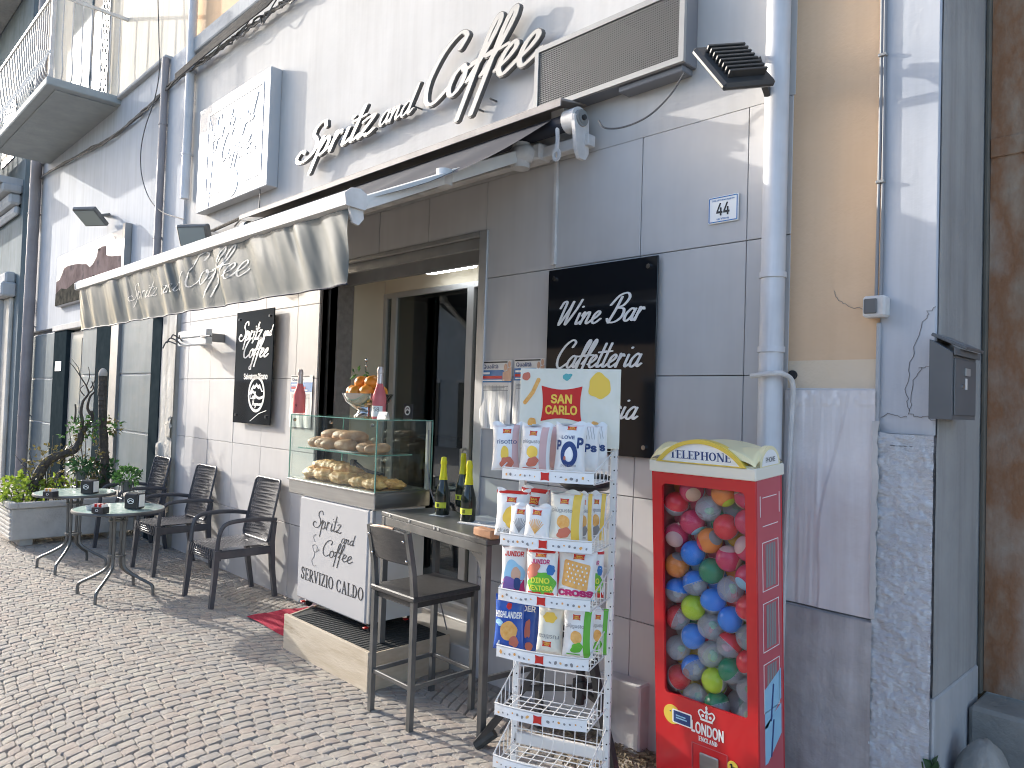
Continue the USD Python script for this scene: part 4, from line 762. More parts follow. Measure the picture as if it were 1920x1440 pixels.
aw.part('crank_eye', B().poly(affinity.scale(crk_, .8, 1.1, origin=(0, 0)), (AX1-.02, RY-.05, RZ-.05), X_, Z_, .012), 'white_worn')
aw.part('wall_trunking', B().box((-2.79, -.02, 2.42), (-2.765, -.001, 3.0), .003), 'white_worn'); aw.part('bracket_plate', B().box((-2.74, -.06, 3.19), (-2.64, -.01, 3.2)), 'white_paint')
# ================================================================== heated display cart on its wooden platform
PT = .215
pl = T('platform', 'low wooden platform with pale plank front and black rubber top under the cart', 'platform', (-4, -.3, 0))
pl.part('front_plank', B().obox((-4.02, -.612, .112), (.49, .012, .112), None, .003), 'wood_crate_dirty', label='weathered pale plank with dark stains')
pl.part('end_plank', B().box((-3.545, -.598, .0), (-3.53, -.03, .213), .002), 'wood_crate'); pl.part('end_plank', B().poly(Polygon([(-4.51, -.598), (-4.495, -.598), (-4.72, -.03), (-4.735, -.03)]), (0, 0, 0), X_, Y_, .213), 'wood_crate')
pl.part('deck', B().poly(Polygon([(-4.49, -.597), (-3.548, -.597), (-3.548, -.035), (-4.71, -.035)]), (0, 0, .17), X_, Y_, .032), 'wood_crate'); b = B().poly(Polygon([(-4.48, -.585), (-3.56, -.585), (-3.56, -.04), (-4.70, -.04)]), (0, 0, .2025), X_, Y_, .008)
for k in range(24): b.box((-4.45+k*.037, -.58, .2105), (-4.435+k*.037, -.05, .2135))
pl.part('rubber_mat', b, 'rubber', False)
cp = one('red_carpet', 'red doormat carpet lying on the paving and poking out left of the platform', 'carpet', sheet(-5.27, -4.3, -.51, .0, 0, 0, 2, 2, 1, 1) if 0 else B().grid(lambda u, v: np.stack([-5.29+.98*u+.02*v, -.51+.50*v, .012+.006*np.sin(u*9+v*4)+.004*np.sin(v*13)], -1), 40, 24), 'carpet_red', True)
CX0, CX1, CY0, CY1 = -4.84, -3.775, -.455, -.03; GZ0, GZ1 = 1.075, 1.515
ct = T('display_cart', 'white food warmer cart with glass case lettered Spritz and Coffee Servizio Caldo', 'food cart', (-4.3, -.25, PT))
bx0, bx1, by0, by1, bz0, bz1 = -4.675, -3.80, -.44, -.04, .275, .97
ct.part('cabinet', B().box((bx0+.02, by0+.02, bz0+.01), (bx1-.01, by1, bz1)), 'white_paint'); ct.part('front_panel', B().box((bx0, by0-.012, bz0), (bx1-.03, by0+.019, bz1-.002), .012), 'box_white'); ct.part('corner_strip', B().box((bx1-.028, by0-.008, bz0+.01), (bx1+.002, by0+.019, bz1-.002), .004), 'alu')
py = by0-.0123
def ctx(gm, x, z, m='ink_black'): ct.part('lettering', onwall(gm, (x, py, z), .0012), m, False)
ctx(fit(script('Spritz', 1, .06, .2), .36, .175), -4.49, .725); ctx(fit(script('and', 1, .07, .2), .16, .07), -4.13, .725); ctx(fit(script('Coffee', 1, .06, .2), .36, .165), -4.35, .56); ctx(fit(serif('SERVIZIO CALDO', .09, .14, .09), .76, .085), -4.62, .41)
cup = unary_union([LineString(spline(q, 8)).buffer(.0022) for q in ([(0, .08), (.02, .045), (.05, .045), (.06, .08), (.03, .09), (0, .08)], [(.03, .045), (.025, .01), (.0, -.02), (.02, -.05), (.055, -.045)], [(.03, .11), (.01, .14), (.04, .16)], [(.06, .07), (.085, .065), (.055, .05)])]); ctx(cup, -4.485, .575, 'ink_grey')
ct.part('steel_tray', B().box((CX0, CY0, .972), (CX1, CY1, GZ0), .006).box((CX0-.008, CY0-.008, GZ0-.012), (CX1+.008, CY1+.008, GZ0+.002), .003), 'steel')
gc = ct.empty('glass_case'); e = .0045
for nm, a, b_ in (('front_pane', (CX0, CY0, GZ0+.003), (CX1, CY0+e, GZ1)), ('side_pane', (CX0, CY0+e, GZ0+.003), (CX0+e, CY1, GZ1)), ('side_pane', (CX1-e, CY0+e, GZ0+.003), (CX1, CY1, GZ1)), ('back_pane', (CX0+e, CY1-e, GZ0+.003), (CX1-e, CY1, GZ1)), ('top_pane', (CX0-.004, CY0-.004, GZ1+.001), (CX1+.004, CY1+.004, GZ1+.008)), ('glass_shelf', (CX0+.03, CY0+.05, 1.287), (CX1-.16, CY1-.04, 1.293))):
    ct.part(nm, B().box(a, b_), 'glass_case', False, under=gc)
b = B(); ed = .0032
for x in (CX0, CX1):
    b.box((x-ed, CY0-ed, GZ0+.004), (x+ed, CY0+ed, GZ1)); b.box((x-ed, CY1-ed, GZ0+.004), (x+ed, CY1+ed, GZ1)); b.box((x-ed*.8, CY0, GZ1+.0015), (x+ed*1.6, CY1, GZ1+.0075))
for y in (CY0, CY1): b.box((CX0, y-ed*1.6, GZ1+.0015), (CX1, y+ed*.8, GZ1+.0075))
b.box((CX0+.03, CY0+.046, 1.2865), (CX1-.16, CY0+.05, 1.2935)); b.box((CX1-.16, CY0+.05, 1.2865), (CX1-.155, CY1-.04, 1.2935)); ct.part('glass_edges', b, 'glass_edge', False, under=gc)
b = B()
for x in (CX0+.05, CX1-.05, (CX0+CX1)/2):
    b.cyl((x, CY0-.006, GZ1-.03), (x, CY0+.008, GZ1-.03), .011, n=10)
ct.part('glass_clamp', b, 'chrome', under=gc)
ct.part('back_door_post', B().box((CX1-.03, CY1-.03, GZ0), (CX1-.004, CY1-.006, GZ1), .002), 'alu'); ct.part('case_floor', B().box((CX0+.01, CY0+.01, GZ0+.003), (CX1-.01, CY1-.01, GZ0+.008)), 'steel')
for x in (bx0+.06, bx1-.05):
    for y in (by0+.05, by1-.05):
        ct.part('caster', B().cyl((x-.014, y, PT+.03), (x+.014, y, PT+.03), .029, n=16).box((x-.02, y-.03, PT+.05), (x+.02, y+.02, .285), .006), 'black_plastic'); ct.part('brake_lever', B().box((x-.012, y-.06, PT+.033), (x+.012, y-.028, PT+.043), .003), 'ink_red')
t = T('power_lead', 'thin grey power lead hanging from the glass case down behind the bar table', 'cable', (CX1+.02, -.1, 1))
t.part('lead', B().tube(spline([(CX1+.012, -.07, 1.46), (CX1+.025, -.08, 1.3), (CX1+.03, -.06, 1.1), (CX1+.10, -.04, .9), (CX1+.05, -.03, .6), (CX1+.12, -.02, .4), (CX1+.2, -.02, .23)], 8), .0045, 6), 'cable_grey')
# buns on the glass shelf and pastries on the tray: each one a thing
def roll(c, L, w, h, ang, m, name, label, grp, twist=0):
    b = B(); mm = trimesh.creation.icosphere(3); v = mm.vertices.copy()
    v = v*(1+(.45 if twist else .16)*(meshkit.fbm(v*2.6+R_.random()*9, 4, 2)[:, None]-.5))
    if twist: v[:, 1:] *= (1+.07*np.sin(v[:, :1]*twist*6.0+v[:, 1:2]*3.5))*(1-.3*np.abs(v[:, :1])**3)
    if twist: v[:, 1] += .35*v[:, 0]**2*.5
    v[:, 2] = np.maximum(v[:, 2], -.75)
    b.add((v*[L/2, w/2, h/2]+[0, 0, h*.375])@rotz(ang).T+np.array(c), mm.faces); one(name, label, 'pastry', b, m, True, grp)
zs1 = 1.297
one('paper_doily', 'frilled white paper doily under the buns on the upper glass shelf', 'doily', B().poly(sbox(-4.74, -.385, -4.16, -.1), (0, 0, 1.2935), X_, Y_, .002), 'paper_doily', False)
b = B()
for k in range(26): b.sph((-4.735+k*.023, -.386, 1.297), (.012, .006, .006), 1)
one('doily_edge', 'scalloped front edge of the paper doily on the upper glass shelf', 'doily', b, 'paper_doily')
for i, (x, y, dz) in enumerate([(-4.66, -.31, 0), (-4.55, -.33, 0), (-4.43, -.34, 0), (-4.31, -.33, 0), (-4.60, -.2, 0), (-4.47, -.21, 0), (-4.33, -.2, 0), (-4.56, -.27, .055), (-4.43, -.28, .055), (-4.33, -.26, .055)]):
    roll((x, y, zs1+dz), .20, .125, .09, R_.uniform(-.5, .5)+.4, 'bun', 'bun', 'round brown bun in the pile on the upper glass shelf of the cart', 'buns on the upper shelf')
for i, (x, y) in enumerate([(-4.13, -.30), (-4.04, -.28), (-4.10, -.18)]): roll((x, y, zs1), .15, .09, .07, .2+i, 'bun', 'bun', 'flat brown bun at the right end of the upper glass shelf', 'buns at the right end of the shelf')
for x, y, dz in [(-4.72, -.34, 0), (-4.60, -.33, 0), (-4.48, -.35, 0), (-4.36, -.34, 0), (-4.66, -.2, 0), (-4.52, -.2, 0), (-4.38, -.2, 0), (-4.58, -.28, .055), (-4.45, -.28, .055), (-4.66, -.29, .05), (-4.25, -.36, 0), (-4.22, -.22, 0), (-4.34, -.29, .05)]:
    roll((x, y, GZ0+.01+dz), .25, .125, .085, R_.uniform(-.4, .5), 'pastry', 'croissant', 'golden twisted pastry heaped on the lower steel tray of the cart', 'pastries on the lower tray', 2.2)
for x, y in [(-4.08, -.37), (-3.92, -.37), (-4.02, -.26), (-3.88, -.24), (-4.1, -.2)]: roll((x, y, GZ0+.01), .20, .09, .07, R_.uniform(-.2, .5), 'pastry', 'croissant', 'flat golden pastry near the right end of the lower tray', 'pastries at the right of the tray', 2.2)
one('serving_tongs', 'black serving tongs lying on the pastries in the lower tray', 'tongs', B().tube([(-4.2, -.33, GZ0+.16), (-4.1, -.3, GZ0+.10), (-3.98, -.28, GZ0+.09)], .008, 6).tube([(-4.19, -.32, GZ0+.13), (-4.08, -.28, GZ0+.1), (-3.98, -.25, GZ0+.09)], .008, 6).box((-4.24, -.345, GZ0+.13), (-4.19, -.315, GZ0+.17), .006), 'black_plastic')
TZ = GZ1+.0085
def bottle(name, label, c, mats, kind, grp=None):
    c = np.array(c, float); t = T(name, label, 'bottle', tuple(c), 0, grp)
    if kind == 'dark':
        t.part('glass_body', B().lathe([(0, 0), (.036, 0), (.042, .006), (.043, .11), (.041, .135), (.030, .175), (.019, .215), (.0165, .235), (0, .235)], c), 'bottle_dark'); t.part('foil_neck', B().lathe([(.0245, .205), (.0215, .23), (.0178, .262), (.0165, .29), (.0185, .296), (.0185, .312), (.0165, .318), (.0145, .335), (0, .338)], c), 'foil_yellow')
        lab = B(); ang = np.linspace(-2.5, -.2, 18)+YAW*.0; 
        for zz in ((.045, .078),):
            P = np.stack([np.concatenate([.0437*np.cos(ang), .0437*np.cos(ang)]), np.concatenate([.0437*np.sin(ang), .0437*np.sin(ang)]), np.repeat([zz[0], zz[1]], 18)], -1); lab.add(P+c, [[i, i+1, i+19, i+18] for i in range(17)])
        l = t.part('label', lab, 'label_yellow', True); b = B()
        for k in range(3):
            a = -1.35+.14*(k-1); p = c+[.0441*math.cos(a), .0441*math.sin(a), .061]; b.obox(p, (.0016, .0006, .010), rotz(a+math.pi/2))
        t.part('print', b, 'ink_black', False, under=l)
    else:
        t.part('glass_body', B().lathe([(0, 0), (.040, 0), (.044, .006), (.045, .13), (.040, .155), (.027, .195), (.018, .228), (0, .228)], c), 'pink_wine'); t.part('foil_neck', B().lathe([(.0205, .222), (.0185, .25), (.017, .285), (.020, .29), (.020, .308), (.018, .314), (.016, .328), (0, .331)], c), 'foil_pearl')
        ang = np.linspace(-2.6, -.1, 20); P = np.stack([np.tile(.0457*np.cos(ang), 2), np.tile(.0457*np.sin(ang), 2), np.repeat([.012, .08], 20)], -1)
        l = t.part('label', B().add(P+c, [[i, i+1, i+21, i+20] for i in range(19)]), 'pink_wine' if kind == 'pink9' else 'print_white', True)
        gm = fit(sans('58' if kind != 'pink9' else '9', .03), None, .026); w = gm.bounds[2]
        fn = lambda X, Y: np.stack([.0463*np.cos(-1.0+(X-w/2)/.0457), .0463*np.sin(-1.0+(X-w/2)/.0457), .045+Y], -1)+c
        t.part('print', B().flatpoly(gm, fn, .02), 'ink_black', True, under=l)
p = GZ(623, 776, TZ); bottle('rose_bottle', 'pink sparkling wine bottle at the left of the fruit bowl on the glass case', (p[0], -.27, TZ), None, 'pink9')
bottle('rose_bottle', 'pink sparkling wine bottle with white 58 label right of the fruit bowl', (-3.975, -.31, TZ), None, 'pink')
bc = np.array([-4.20, -.25, TZ]); BS = 1.42; fbw = T('fruit_bowl', 'polished steel footed bowl on top of the glass case', 'bowl', tuple(bc))
fbw.part('bowl', B().lathe([(r_*BS, z_*1.12) for r_, z_ in [(0, .004), (.06, 0), (.064, .006), (.05, .02), (.045, .035), (.065, .055), (.10, .09), (.118, .135), (.121, .14), (.117, .141), (.098, .095), (.06, .062), (0, .055)]], bc, 36), 'chrome')
for i, (dx, dy, dz) in enumerate([(-.06, -.05, .145), (.0, -.075, .14), (.06, -.05, .145), (-.07, .03, .145), (.065, .035, .145), (0, .06, .14), (-.045, -.01, .20), (.045, -.01, .2), (0, .0, .145), (.0, .035, .205)]):
    dx, dy, dz = dx*1.3, dy*1.25, dz*1.15; m = trimesh.creation.icosphere(3, .048); one('orange', ('ripe orange low in the steel bowl on the glass case' if i not in (6, 7, 9) else ['ripe orange on top of the heap at the left', 'ripe orange on top of the heap at the right', '', 'ripe orange on top of the heap at the back'][i-6]), 'orange', B().add(m.vertices*[1, 1, .95]+bc+[dx, dy, dz], m.faces), 'orange_skin', True, 'oranges in the steel bowl')
t = T('bar_spoon', 'thin steel rod with round knobs standing among the oranges', 'spoon', tuple(bc+[0, 0, .15])); t.part('rod', B().cyl(bc+[0, -.02, .12], bc+[.0, -.02, .37], .003, n=6), 'chrome'); t.part('knob', B().sph(bc+[0, -.02, .38], .011, 2).sph(bc+[0, -.02, .34], .007, 2), 'chrome')
def leafcloud(c, r, n, size, seed, shape=1.6, down=.0, flat=.0):
    rs = np.random.RandomState(seed); b = B(); c = np.array(c, float); r = np.array(r, float)
    for k in range(n):
        d = rs.normal(size=3); d /= np.linalg.norm(d); p = c+d*r*rs.uniform(.25, 1)**.6
        o = d*.7+rs.normal(size=3)*.6; o[2] += .35-down; o /= np.linalg.norm(o); s_ = np.cross(o, rs.normal(size=3)); s_ /= np.linalg.norm(s_); nn = np.cross(o, s_); L = size*rs.uniform(.6, 1.3); w = L/shape/2
        b.add([p, p+o*L*.45+s_*w+nn*.12*L, p+o*L-[0, 0, L*.2], p+o*L*.45-s_*w+nn*.12*L, p+o*L*.5-nn*.02*L], [[0, 1, 4], [1, 2, 4], [2, 3, 4], [3, 0, 4]])
    return b
one('orange_leaves', 'few pale green leaves still on the oranges in the bowl', 'leaves', leafcloud(bc+[-.03, -.03, .285], (.07, .05, .02), 9, .05, 3, 2.5), 'leaf_green', False)
t = T('emblem_card', 'small dark card with a white round emblem behind the right pink bottle', 'card', (-3.93, -.12, TZ)); t.part('card', B().box((-3.965, -.13, TZ), (-3.865, -.12, TZ+.10), .003), 'black_plastic'); t.part('emblem', onwall(Point(0, 0).buffer(.03).difference(Point(0, 0).buffer(.022)).union(LineString([(-.02, -.005), (.0, .01), (.02, -.002)]).buffer(.004)), (-3.915, -.1305, TZ+.055), .0012), 'print_white', False)
t = T('price_card', 'white folded price card at the right front of the glass case top', 'card', (-3.85, -.32, TZ)); t.part('card', B().obox((-3.865, -.36, TZ+.022), (.045, .0015, .024), rotx(-.35)).obox((-3.865, -.343, TZ+.022), (.045, .0015, .024), rotx(.35)), 'paper'); t.part('print', B().obox((-3.865, -.3628, TZ+.024), (.034, .0006, .004), rotx(-.35)), 'ink_grey')
# ================================================================== bar table with sparkling wine, and bar stool
tb = T('bar_table', 'high black steel bar table standing beside the display cart', 'table', (-3.13, -.33, 0), math.radians(-6.5), local=True)
L2, D2, HT = .53, .20, .985
tb.part('tabletop', B().box((-L2, -D2, HT-.028), (L2, D2, HT), .005), 'gun_metal'); b = B()
tb.part('apron', B().box((-L2+.01, -D2+.006, HT-.075), (L2-.01, -D2+.03, HT-.029), .002), 'gun_metal'); tb.part('apron', B().box((-L2+.01, D2-.03, HT-.075), (L2-.01, D2-.006, HT-.029), .002), 'gun_metal')
for x, z0 in ((-L2+.02, .215), (L2-.02, 0)):
    for y in (-D2+.02, D2-.02): tb.part('leg', B().box((x-.017, y-.017, z0), (x+.017, y+.017, HT-.029), .002), 'gun_metal')
for x, s_ in ((-L2+.04, 1), (L2-.04, -1)):
    tb.part('corner_gusset', B().poly(Polygon([(0, 0), (.11, 0), (.05, -.03), (.02, -.06), (0, -.13)]) if s_ > 0 else Polygon([(0, 0), (0, -.13), (-.02, -.06), (-.05, -.03), (-.11, 0)]), (x, -D2+.012, HT-.076), X_, Z_, .005), 'gun_metal')
tb.part('end_rail', B().box((L2-.03, -D2+.038, .30), (L2-.01, D2-.038, .325), .002), 'gun_metal')
b = B()
for x in (-.42, -.2, .06, .10): b.cyl((x, -D2-.004, HT-.012), (x, -D2+.002, HT-.012), .008, n=8)
tb.part('screw', b, 'alu')
def on_table(u, v): p = GZ(u, v, HT); return (p[0], p[1], HT+.001)
bottle('sparkling_wine', 'dark sparkling wine bottle with yellow neck nearest to the display cart on the bar table', on_table(829, 966), None, 'dark'); bottle('sparkling_wine', 'dark sparkling wine bottle with yellow neck standing behind the other two', on_table(866, 950), None, 'dark')
bottle('sparkling_wine', 'dark sparkling wine bottle with barred yellow label at the front of the bar table', on_table(877, 979), None, 'dark'); bottle('sparkling_wine', 'dark sparkling wine bottle mostly hidden behind the crisps of the second rack shelf', on_table(968, 950), None, 'dark')
p = on_table(905, 985); one('newspaper', 'folded papers lying on the bar table by the bottles', 'newspaper', B().obox((p[0]-.0, p[1]+.05, HT+.004), (.15, .09, .003), rotz(.2)).obox((p[0]-.1, p[1]+.10, HT+.010), (.12, .08, .002), rotz(-.3)), 'paper')
p = on_table(820, 968); one('paper_note', 'small white note under the left bottle on the bar table', 'paper', B().obox((p[0]-.02, p[1]+.03, HT+.0025), (.05, .035, .001), rotz(.4)), 'paper')
p = on_table(899, 1008); one('wood_block', 'terracotta coloured wooden block on the right corner of the bar table', 'block', B().obox((p[0]+.01, p[1]+.035, HT+.022), (.075, .028, .021), rotz(-.12), .006), 'wood_orange')
st = T('bar_stool', 'black metal bar stool with worn wooden seat and backrest in front of the bar table', 'stool', (-3.155, -.535, 0), 0, local=True)
hx, y0, y1, sz = .17, -.2, .205, .665
st.part('seat', B().box((-hx-.02, y0-.02, sz-.028), (hx+.025, y1+.02, sz), .006), 'wood_black'); b = B().box((-hx, y0, sz-.06), (hx, y1, sz-.029)); st.part('seat_frame', b, 'black_metal')
for s_ in (-1, 1):
    st.part('leg', B().tube([(s_*hx, y0, 0), (s_*hx, y0, sz), (s_*(hx-.002), y0-.012, sz+.12), (s_*(hx-.005), y0-.05, .985)], .0135, 4), 'gun_metal'); st.part('leg', B().tube([(s_*hx, y1, 0), (s_*hx, y1, sz-.03)], .0135, 4), 'gun_metal')
    st.part('side_rail', B().box((s_*hx-.008, y0+.014, .20), (s_*hx+.008, y1-.014, .222), .002), 'gun_metal')
    st.part('foot_rail', B().box((-hx+.014, (y0 if s_ < 0 else y1)-.008, .20), (hx-.014, (y0 if s_ < 0 else y1)+.008, .222), .002), 'gun_metal')
def bk(d): return lambda u, v: np.stack([-hx+.01+(2*hx-.02)*u, y0-.025-.035*(v)-.015*np.sin(np.pi*u)+d+.0*v, sz+.16+.15*v+.012*np.sin(np.pi*u)*v], -1)
f_, k_ = bk(0), bk(.018); b = B().grid(lambda u, v: f_(u, v), 14, 8).grid(lambda u, v: k_(1-u, v), 14, 8)
b.tube(f_(np.linspace(0, 1, 12), np.ones(12))+[0, .009, 0], .010, 6); b.tube(f_(np.linspace(0, 1, 12), np.zeros(12))+[0, .009, 0], .010, 6); bkp = st.part('backrest', b, 'wood_black', True)
st.part('worn_edge', B().tube(f_(np.linspace(.12, .7, 10), np.ones(10))+[0, .006, .0065], .007, 6), 'wood_orange', under=bkp)
b = B()
for s_ in (-1, 1):
    for z in (.84, .94): b.sph((s_*(hx-.02), y0-.05+(.01 if z < .9 else -.015), z), .008, 1)
st.part('screw', b, 'chrome')
# ================================================================== crisp rack
RA = math.radians(24); RO = np.array([-2.13, -.585, 0]); RM = rotz(RA)
def RK(u, v, yl):
    d = ray(u, v)@RM; o = (EYE-RO)@RM; q = o+d*(yl-o[1])/d[1]; return q
rk = T('crisp_rack', 'white wire snack rack with five baskets and a printed header board', 'display rack', tuple(RO), RA, local=True)
hw, SD = .205, .27
for s in (-1, 1):
    b = B().box((s*hw-.014, -.012, .03), (s*hw+.014, .014, 1.80 if s > 0 else 1.78), .002); p = rk.part('post', b, 'white_paint'); b = B()
    for k in range(28): b.cyl((s*hw+.004, -.0128, .12+k*.057), (s*hw+.004, -.0118, .12+k*.057), .0034, n=8)
    for k in range(28): b.cyl((s*hw-.0145*1, .0, .12+k*.057), (s*hw-.0135, .0, .12+k*.057), .0034, n=8) if s < 0 else b.cyl((s*hw+.0135, 0, .12+k*.057), (s*hw+.0146, 0, .12+k*.057), .0034, n=8)
    rk.part('slot_holes', b, 'ink_black', under=p)
    rk.part('foot', B().box((s*hw-.02, -.33, .0), (s*hw+.02, .10, .035), .006), 'white_paint')
rk.part('base_bar', B().box((-hw, -.012, .16), (hw, .012, .21), .004), 'white_paint')
hb = rk.part('header_board', B().box((-hw-.015, -.03, 1.465), (hw+.025, -.024, 1.80), .001), 'film_cream')
hx0, hz0, HWd, HHt = -hw-.015, 1.465, 2*hw+.04, .335
def hd(gm, m, d=.0012, nm='print'): rk.part(nm, onwall(gm, (hx0, -.0303, hz0), d), m, False, under=hb)
def pillow_logo(w, h):
    t = np.linspace(0, 1, 9); q = .09*np.sin(np.pi*t)
    return Polygon([*[(x*w, q_*h*1.1) for x, q_ in zip(t, q)], *[(w-q_*w*.5, y*h) for y, q_ in zip(t, q)], *[((1-x)*w, h-q_*h*1.1) for x, q_ in zip(t, q)], *[(q_*w*.5, (1-y)*h) for y, q_ in zip(t, q)]])
LOGO = pillow_logo(1, 1); LTX = unary_union([fit(sans('SAN', .2, 2), .52, .26, .24, .51), fit(sans('CARLO', .2, 2), .78, .26, .11, .20)])
hd(affinity.affine_transform(LOGO, [.185, 0, 0, .155, .10, .105]), 'ink_red', nm='logo'); hd(affinity.affine_transform(LTX, [.185, 0, 0, .155, .10, .105]), 'ink_yellow', .002, 'logo_text')
def blob(x, y, r, sx=1, sy=1, rot=0, k=7, seed=1, am=.18):
    rs = np.random.RandomState(seed); a = np.linspace(0, 2*np.pi, 40)[:-1]; rr = r*(1+am*sum(rs.normal()*np.sin(j*a+rs.uniform(0, 6))/j for j in range(1, k)))
    return affinity.translate(affinity.rotate(affinity.scale(Polygon(np.column_stack([rr*np.cos(a), rr*np.sin(a)])), sx, sy, origin=(0, 0)), rot, origin=(0, 0)), x, y)
hd(blob(.36, .262, .05, 1, 1.05, seed=4), 'ink_yellow'); hd(blob(.385, .235, .05, 1, .9, seed=5), 'ink_grey' if 0 else 'film_cream', .0008); hd(LineString([(.025, .185), (.06, .23), (.085, .285)]).buffer(.009), 'ink_orange'); hd(blob(.03, .295, .018, seed=7), 'ink_ham'); hd(blob(.215, .30, .015, 1.3, 1, seed=8), 'ink_teal'); hd(blob(.06, .095, .022, .9, 1.1, seed=9), 'ink_orange'); hd(blob(.065, .07, .014, 1.2, .8, seed=10), 'ink_teal', .0008); hd(blob(.19, .07, .02, 1.3, .7, -30, seed=11), 'ink_yellow'); hd(blob(.205, .06, .018, 1.3, .7, -30, seed=12), 'ink_teal', .0008); hd(blob(.345, .095, .022, 1.1, .8, -50, seed=13), 'ink_orange'); hd(blob(.375, .075, .022, 1.4, .4, 40, seed=14), 'ink_teal', .0008)
P_ = RM.T; shelf_z = []
for i, v in enumerate((888, 1017, 1125, 1236, 1350, 1452)):
    q = RO+RM@np.array([hw-.03, -SD, 0]); shelf_z.append(zat(q[0], q[1], v))
def lipy(x): return -SD-.028*(1-(x/(hw))**2)
for i, z in enumerate(shelf_z):
    bsk = rk.empty('basket'); fx = hw-.012; xs_ = np.linspace(-fx, fx, 13); zr = z+.075 if i < 5 else z+.07; zf = z-.055
    rk.part('front_wire', B().tube([(x, lipy(x), z+.004) for x in xs_], .0032, 6), 'white_paint', under=bsk)
    b = B().grid(lambda u, v: np.stack([-fx+2*fx*u, lipy(-fx+2*fx*u)-.002, z-.042+.042*v], -1), 20, 2).grid(lambda u, v: np.stack([fx-2*fx*u, lipy(fx-2*fx*u)+.002, z-.042+.042*v], -1), 20, 2)
    lip = rk.part('price_strip', b, 'print_white', True, under=bsk)
    # wires
    for s in (-1, 1):
        b = B(); b.tube([(s*hw, -.01, zr+.02), (s*hw, -.02, zr), (s*fx, lipy(fx), z+.003)], .003, 5); b.tube([(s*hw, -.01, zr-.12), (s*fx, lipy(fx), zf+.012)], .003, 5)
        for k in range(5):
            t_ = (k+.5)/5; b.tube([(s*(hw+(fx-hw)*t_), -.015+(lipy(fx)+.015)*t_, zr+(z-zr)*t_), (s*(hw+(fx-hw)*t_), -.015+(lipy(fx)+.015)*t_, zr-.12+(zf+.012-zr+.12)*t_)], .0016, 4)
        rk.part('side_wires', b, 'white_paint', under=bsk)
    b = B()
    for k in range(8):
        x = -fx+2*fx*(k+.5)/8; b.tube([(x, lipy(x)+.004, zf+.014), (x, -.03, zr-.12), (x, -.018, zr-.10), (x, -.012, zr+.0)], .0017, 4)
    for k in range(5):
        t_ = (k+.5)/5; yy_ = lipy(0)*.9*(1-t_)-.03*t_; b.tube([(-fx, yy_, zf+.016+(zr-.12-zf-.014)*t_), (fx, yy_, zf+.016+(zr-.12-zf-.014)*t_)], .0017, 4)
    for zz in (zr-.06, zr): b.tube([(-hw, -.011, zz), (hw, -.011, zz)], .0017, 4)
    rk.part('wire_mesh', b, 'white_paint', under=bsk)
    fn = lambda X, Y: np.stack([X, lipy(X)-.0035, z-.042+Y], -1)
    rk.part('strip_logo', B().flatpoly(affinity.affine_transform(LOGO, [.036, 0, 0, .034, -.018, .005]), fn, .02), 'ink_red', True, under=bsk)
    b1, b2 = B(), B(); rs = np.random.RandomState(i+5)
    for k in range(17):
        x = -fx+.02+k*(2*fx-.04)/16
        if abs(x) > .03: (b1 if k % 3 else b2).flatpoly(blob(x, .02+rs.uniform(-.005, .005), rs.uniform(.003, .006), rs.uniform(.5, 1.5), 1, rs.uniform(0, 180), seed=k), fn, 0)
    rk.part('strip_print', b1, 'ink_grey', True, under=bsk, kind='stuff'); rk.part('strip_print', b2, 'ink_orange', True, under=bsk, kind='stuff')
# bags: each its own thing
def bag(u0, u1, vt, vb, yl, film, label, design, tilt=-.12, yaw=0., flip=False, group=None, seed=0):
    a = RK((u0+u1)/2, vb, yl); w = RK(u1, (vt+vb)/2, yl)[0]-RK(u0, (vt+vb)/2, yl)[0]; h = RK((u0+u1)/2, vt, yl)[2]-a[2]; th = min(w, h)*.40
    base = RO+RM@np.array([a[0], yl, a[2]]); rs = np.random.RandomState(seed+17); Rr = RM@rotz(yaw)@rotx(tilt)@roty(rs.uniform(-.05, .05))
    ph = rs.uniform(0, 9)
    def dep(X, Y):
        x = np.clip(2*X/w, -1, 1); y = np.clip(2*Y/h-1, -1, 1); d = (np.maximum(1-np.abs(x)**2.6, 0))**.6*(np.maximum(1-np.abs(y)**4.0, 0))**.75
        wr = .10*(meshkit.noise(np.stack([X/w*5+ph, Y/h*5, X*0], -1), seed)-.5)+.16*np.sin(x*9+ph)*np.maximum(np.abs(y)-.55, 0)
        return th/2*np.maximum(d*(1+wr)+.05*np.sin(x*7+ph*2)*(np.abs(y) > .8)*(1-np.abs(x)), 0)
    def shp(X, Y): return X*(1-.085*np.sin(np.pi*np.clip(Y/h, 0, 1)))
    def place(x, y, z): return np.stack([x, y, z], -1)@Rr.T+base
    fr = lambda X, Y: place(shp(X, Y), -dep(X, Y)-.0006, Y)
    b = B().grid(lambda u, v: fr((u-.5)*w, v*h+.012*np.sin(u*7+ph)*(v > .99)), 26, 30).grid(lambda u, v: place(shp((.5-u)*w, v*h), dep((.5-u)*w, v*h)*.8+.0006, v*h), 14, 16)
    t = T('crisp_bag', label, 'crisp packet', tuple(base), 0, group); t.part('film', b, film, True)
    def pr(gm, m, name='print', lift=.0012):
        gm = affinity.affine_transform(gm, [w, 0, 0, h, 0, 0]) if not flip else affinity.affine_transform(gm, [-w, 0, 0, -h, 0, h]); gm = gm.intersection(sbox(-w/2, 0, w/2, h))
        bb = B().flatpoly(gm, lambda X, Y: place(shp(X, Y), -dep(X, Y)-.0006-lift, Y), .022)
        if bb.n: t.part(name, bb, m, True)
    pr(unary_union([sbox(-.5, .965, .5, .97), sbox(-.5, .94, .5, .944), sbox(-.5, .03, .5, .034)]), 'ink_pink', 'seal_lines', .0006)
    design(pr); return t
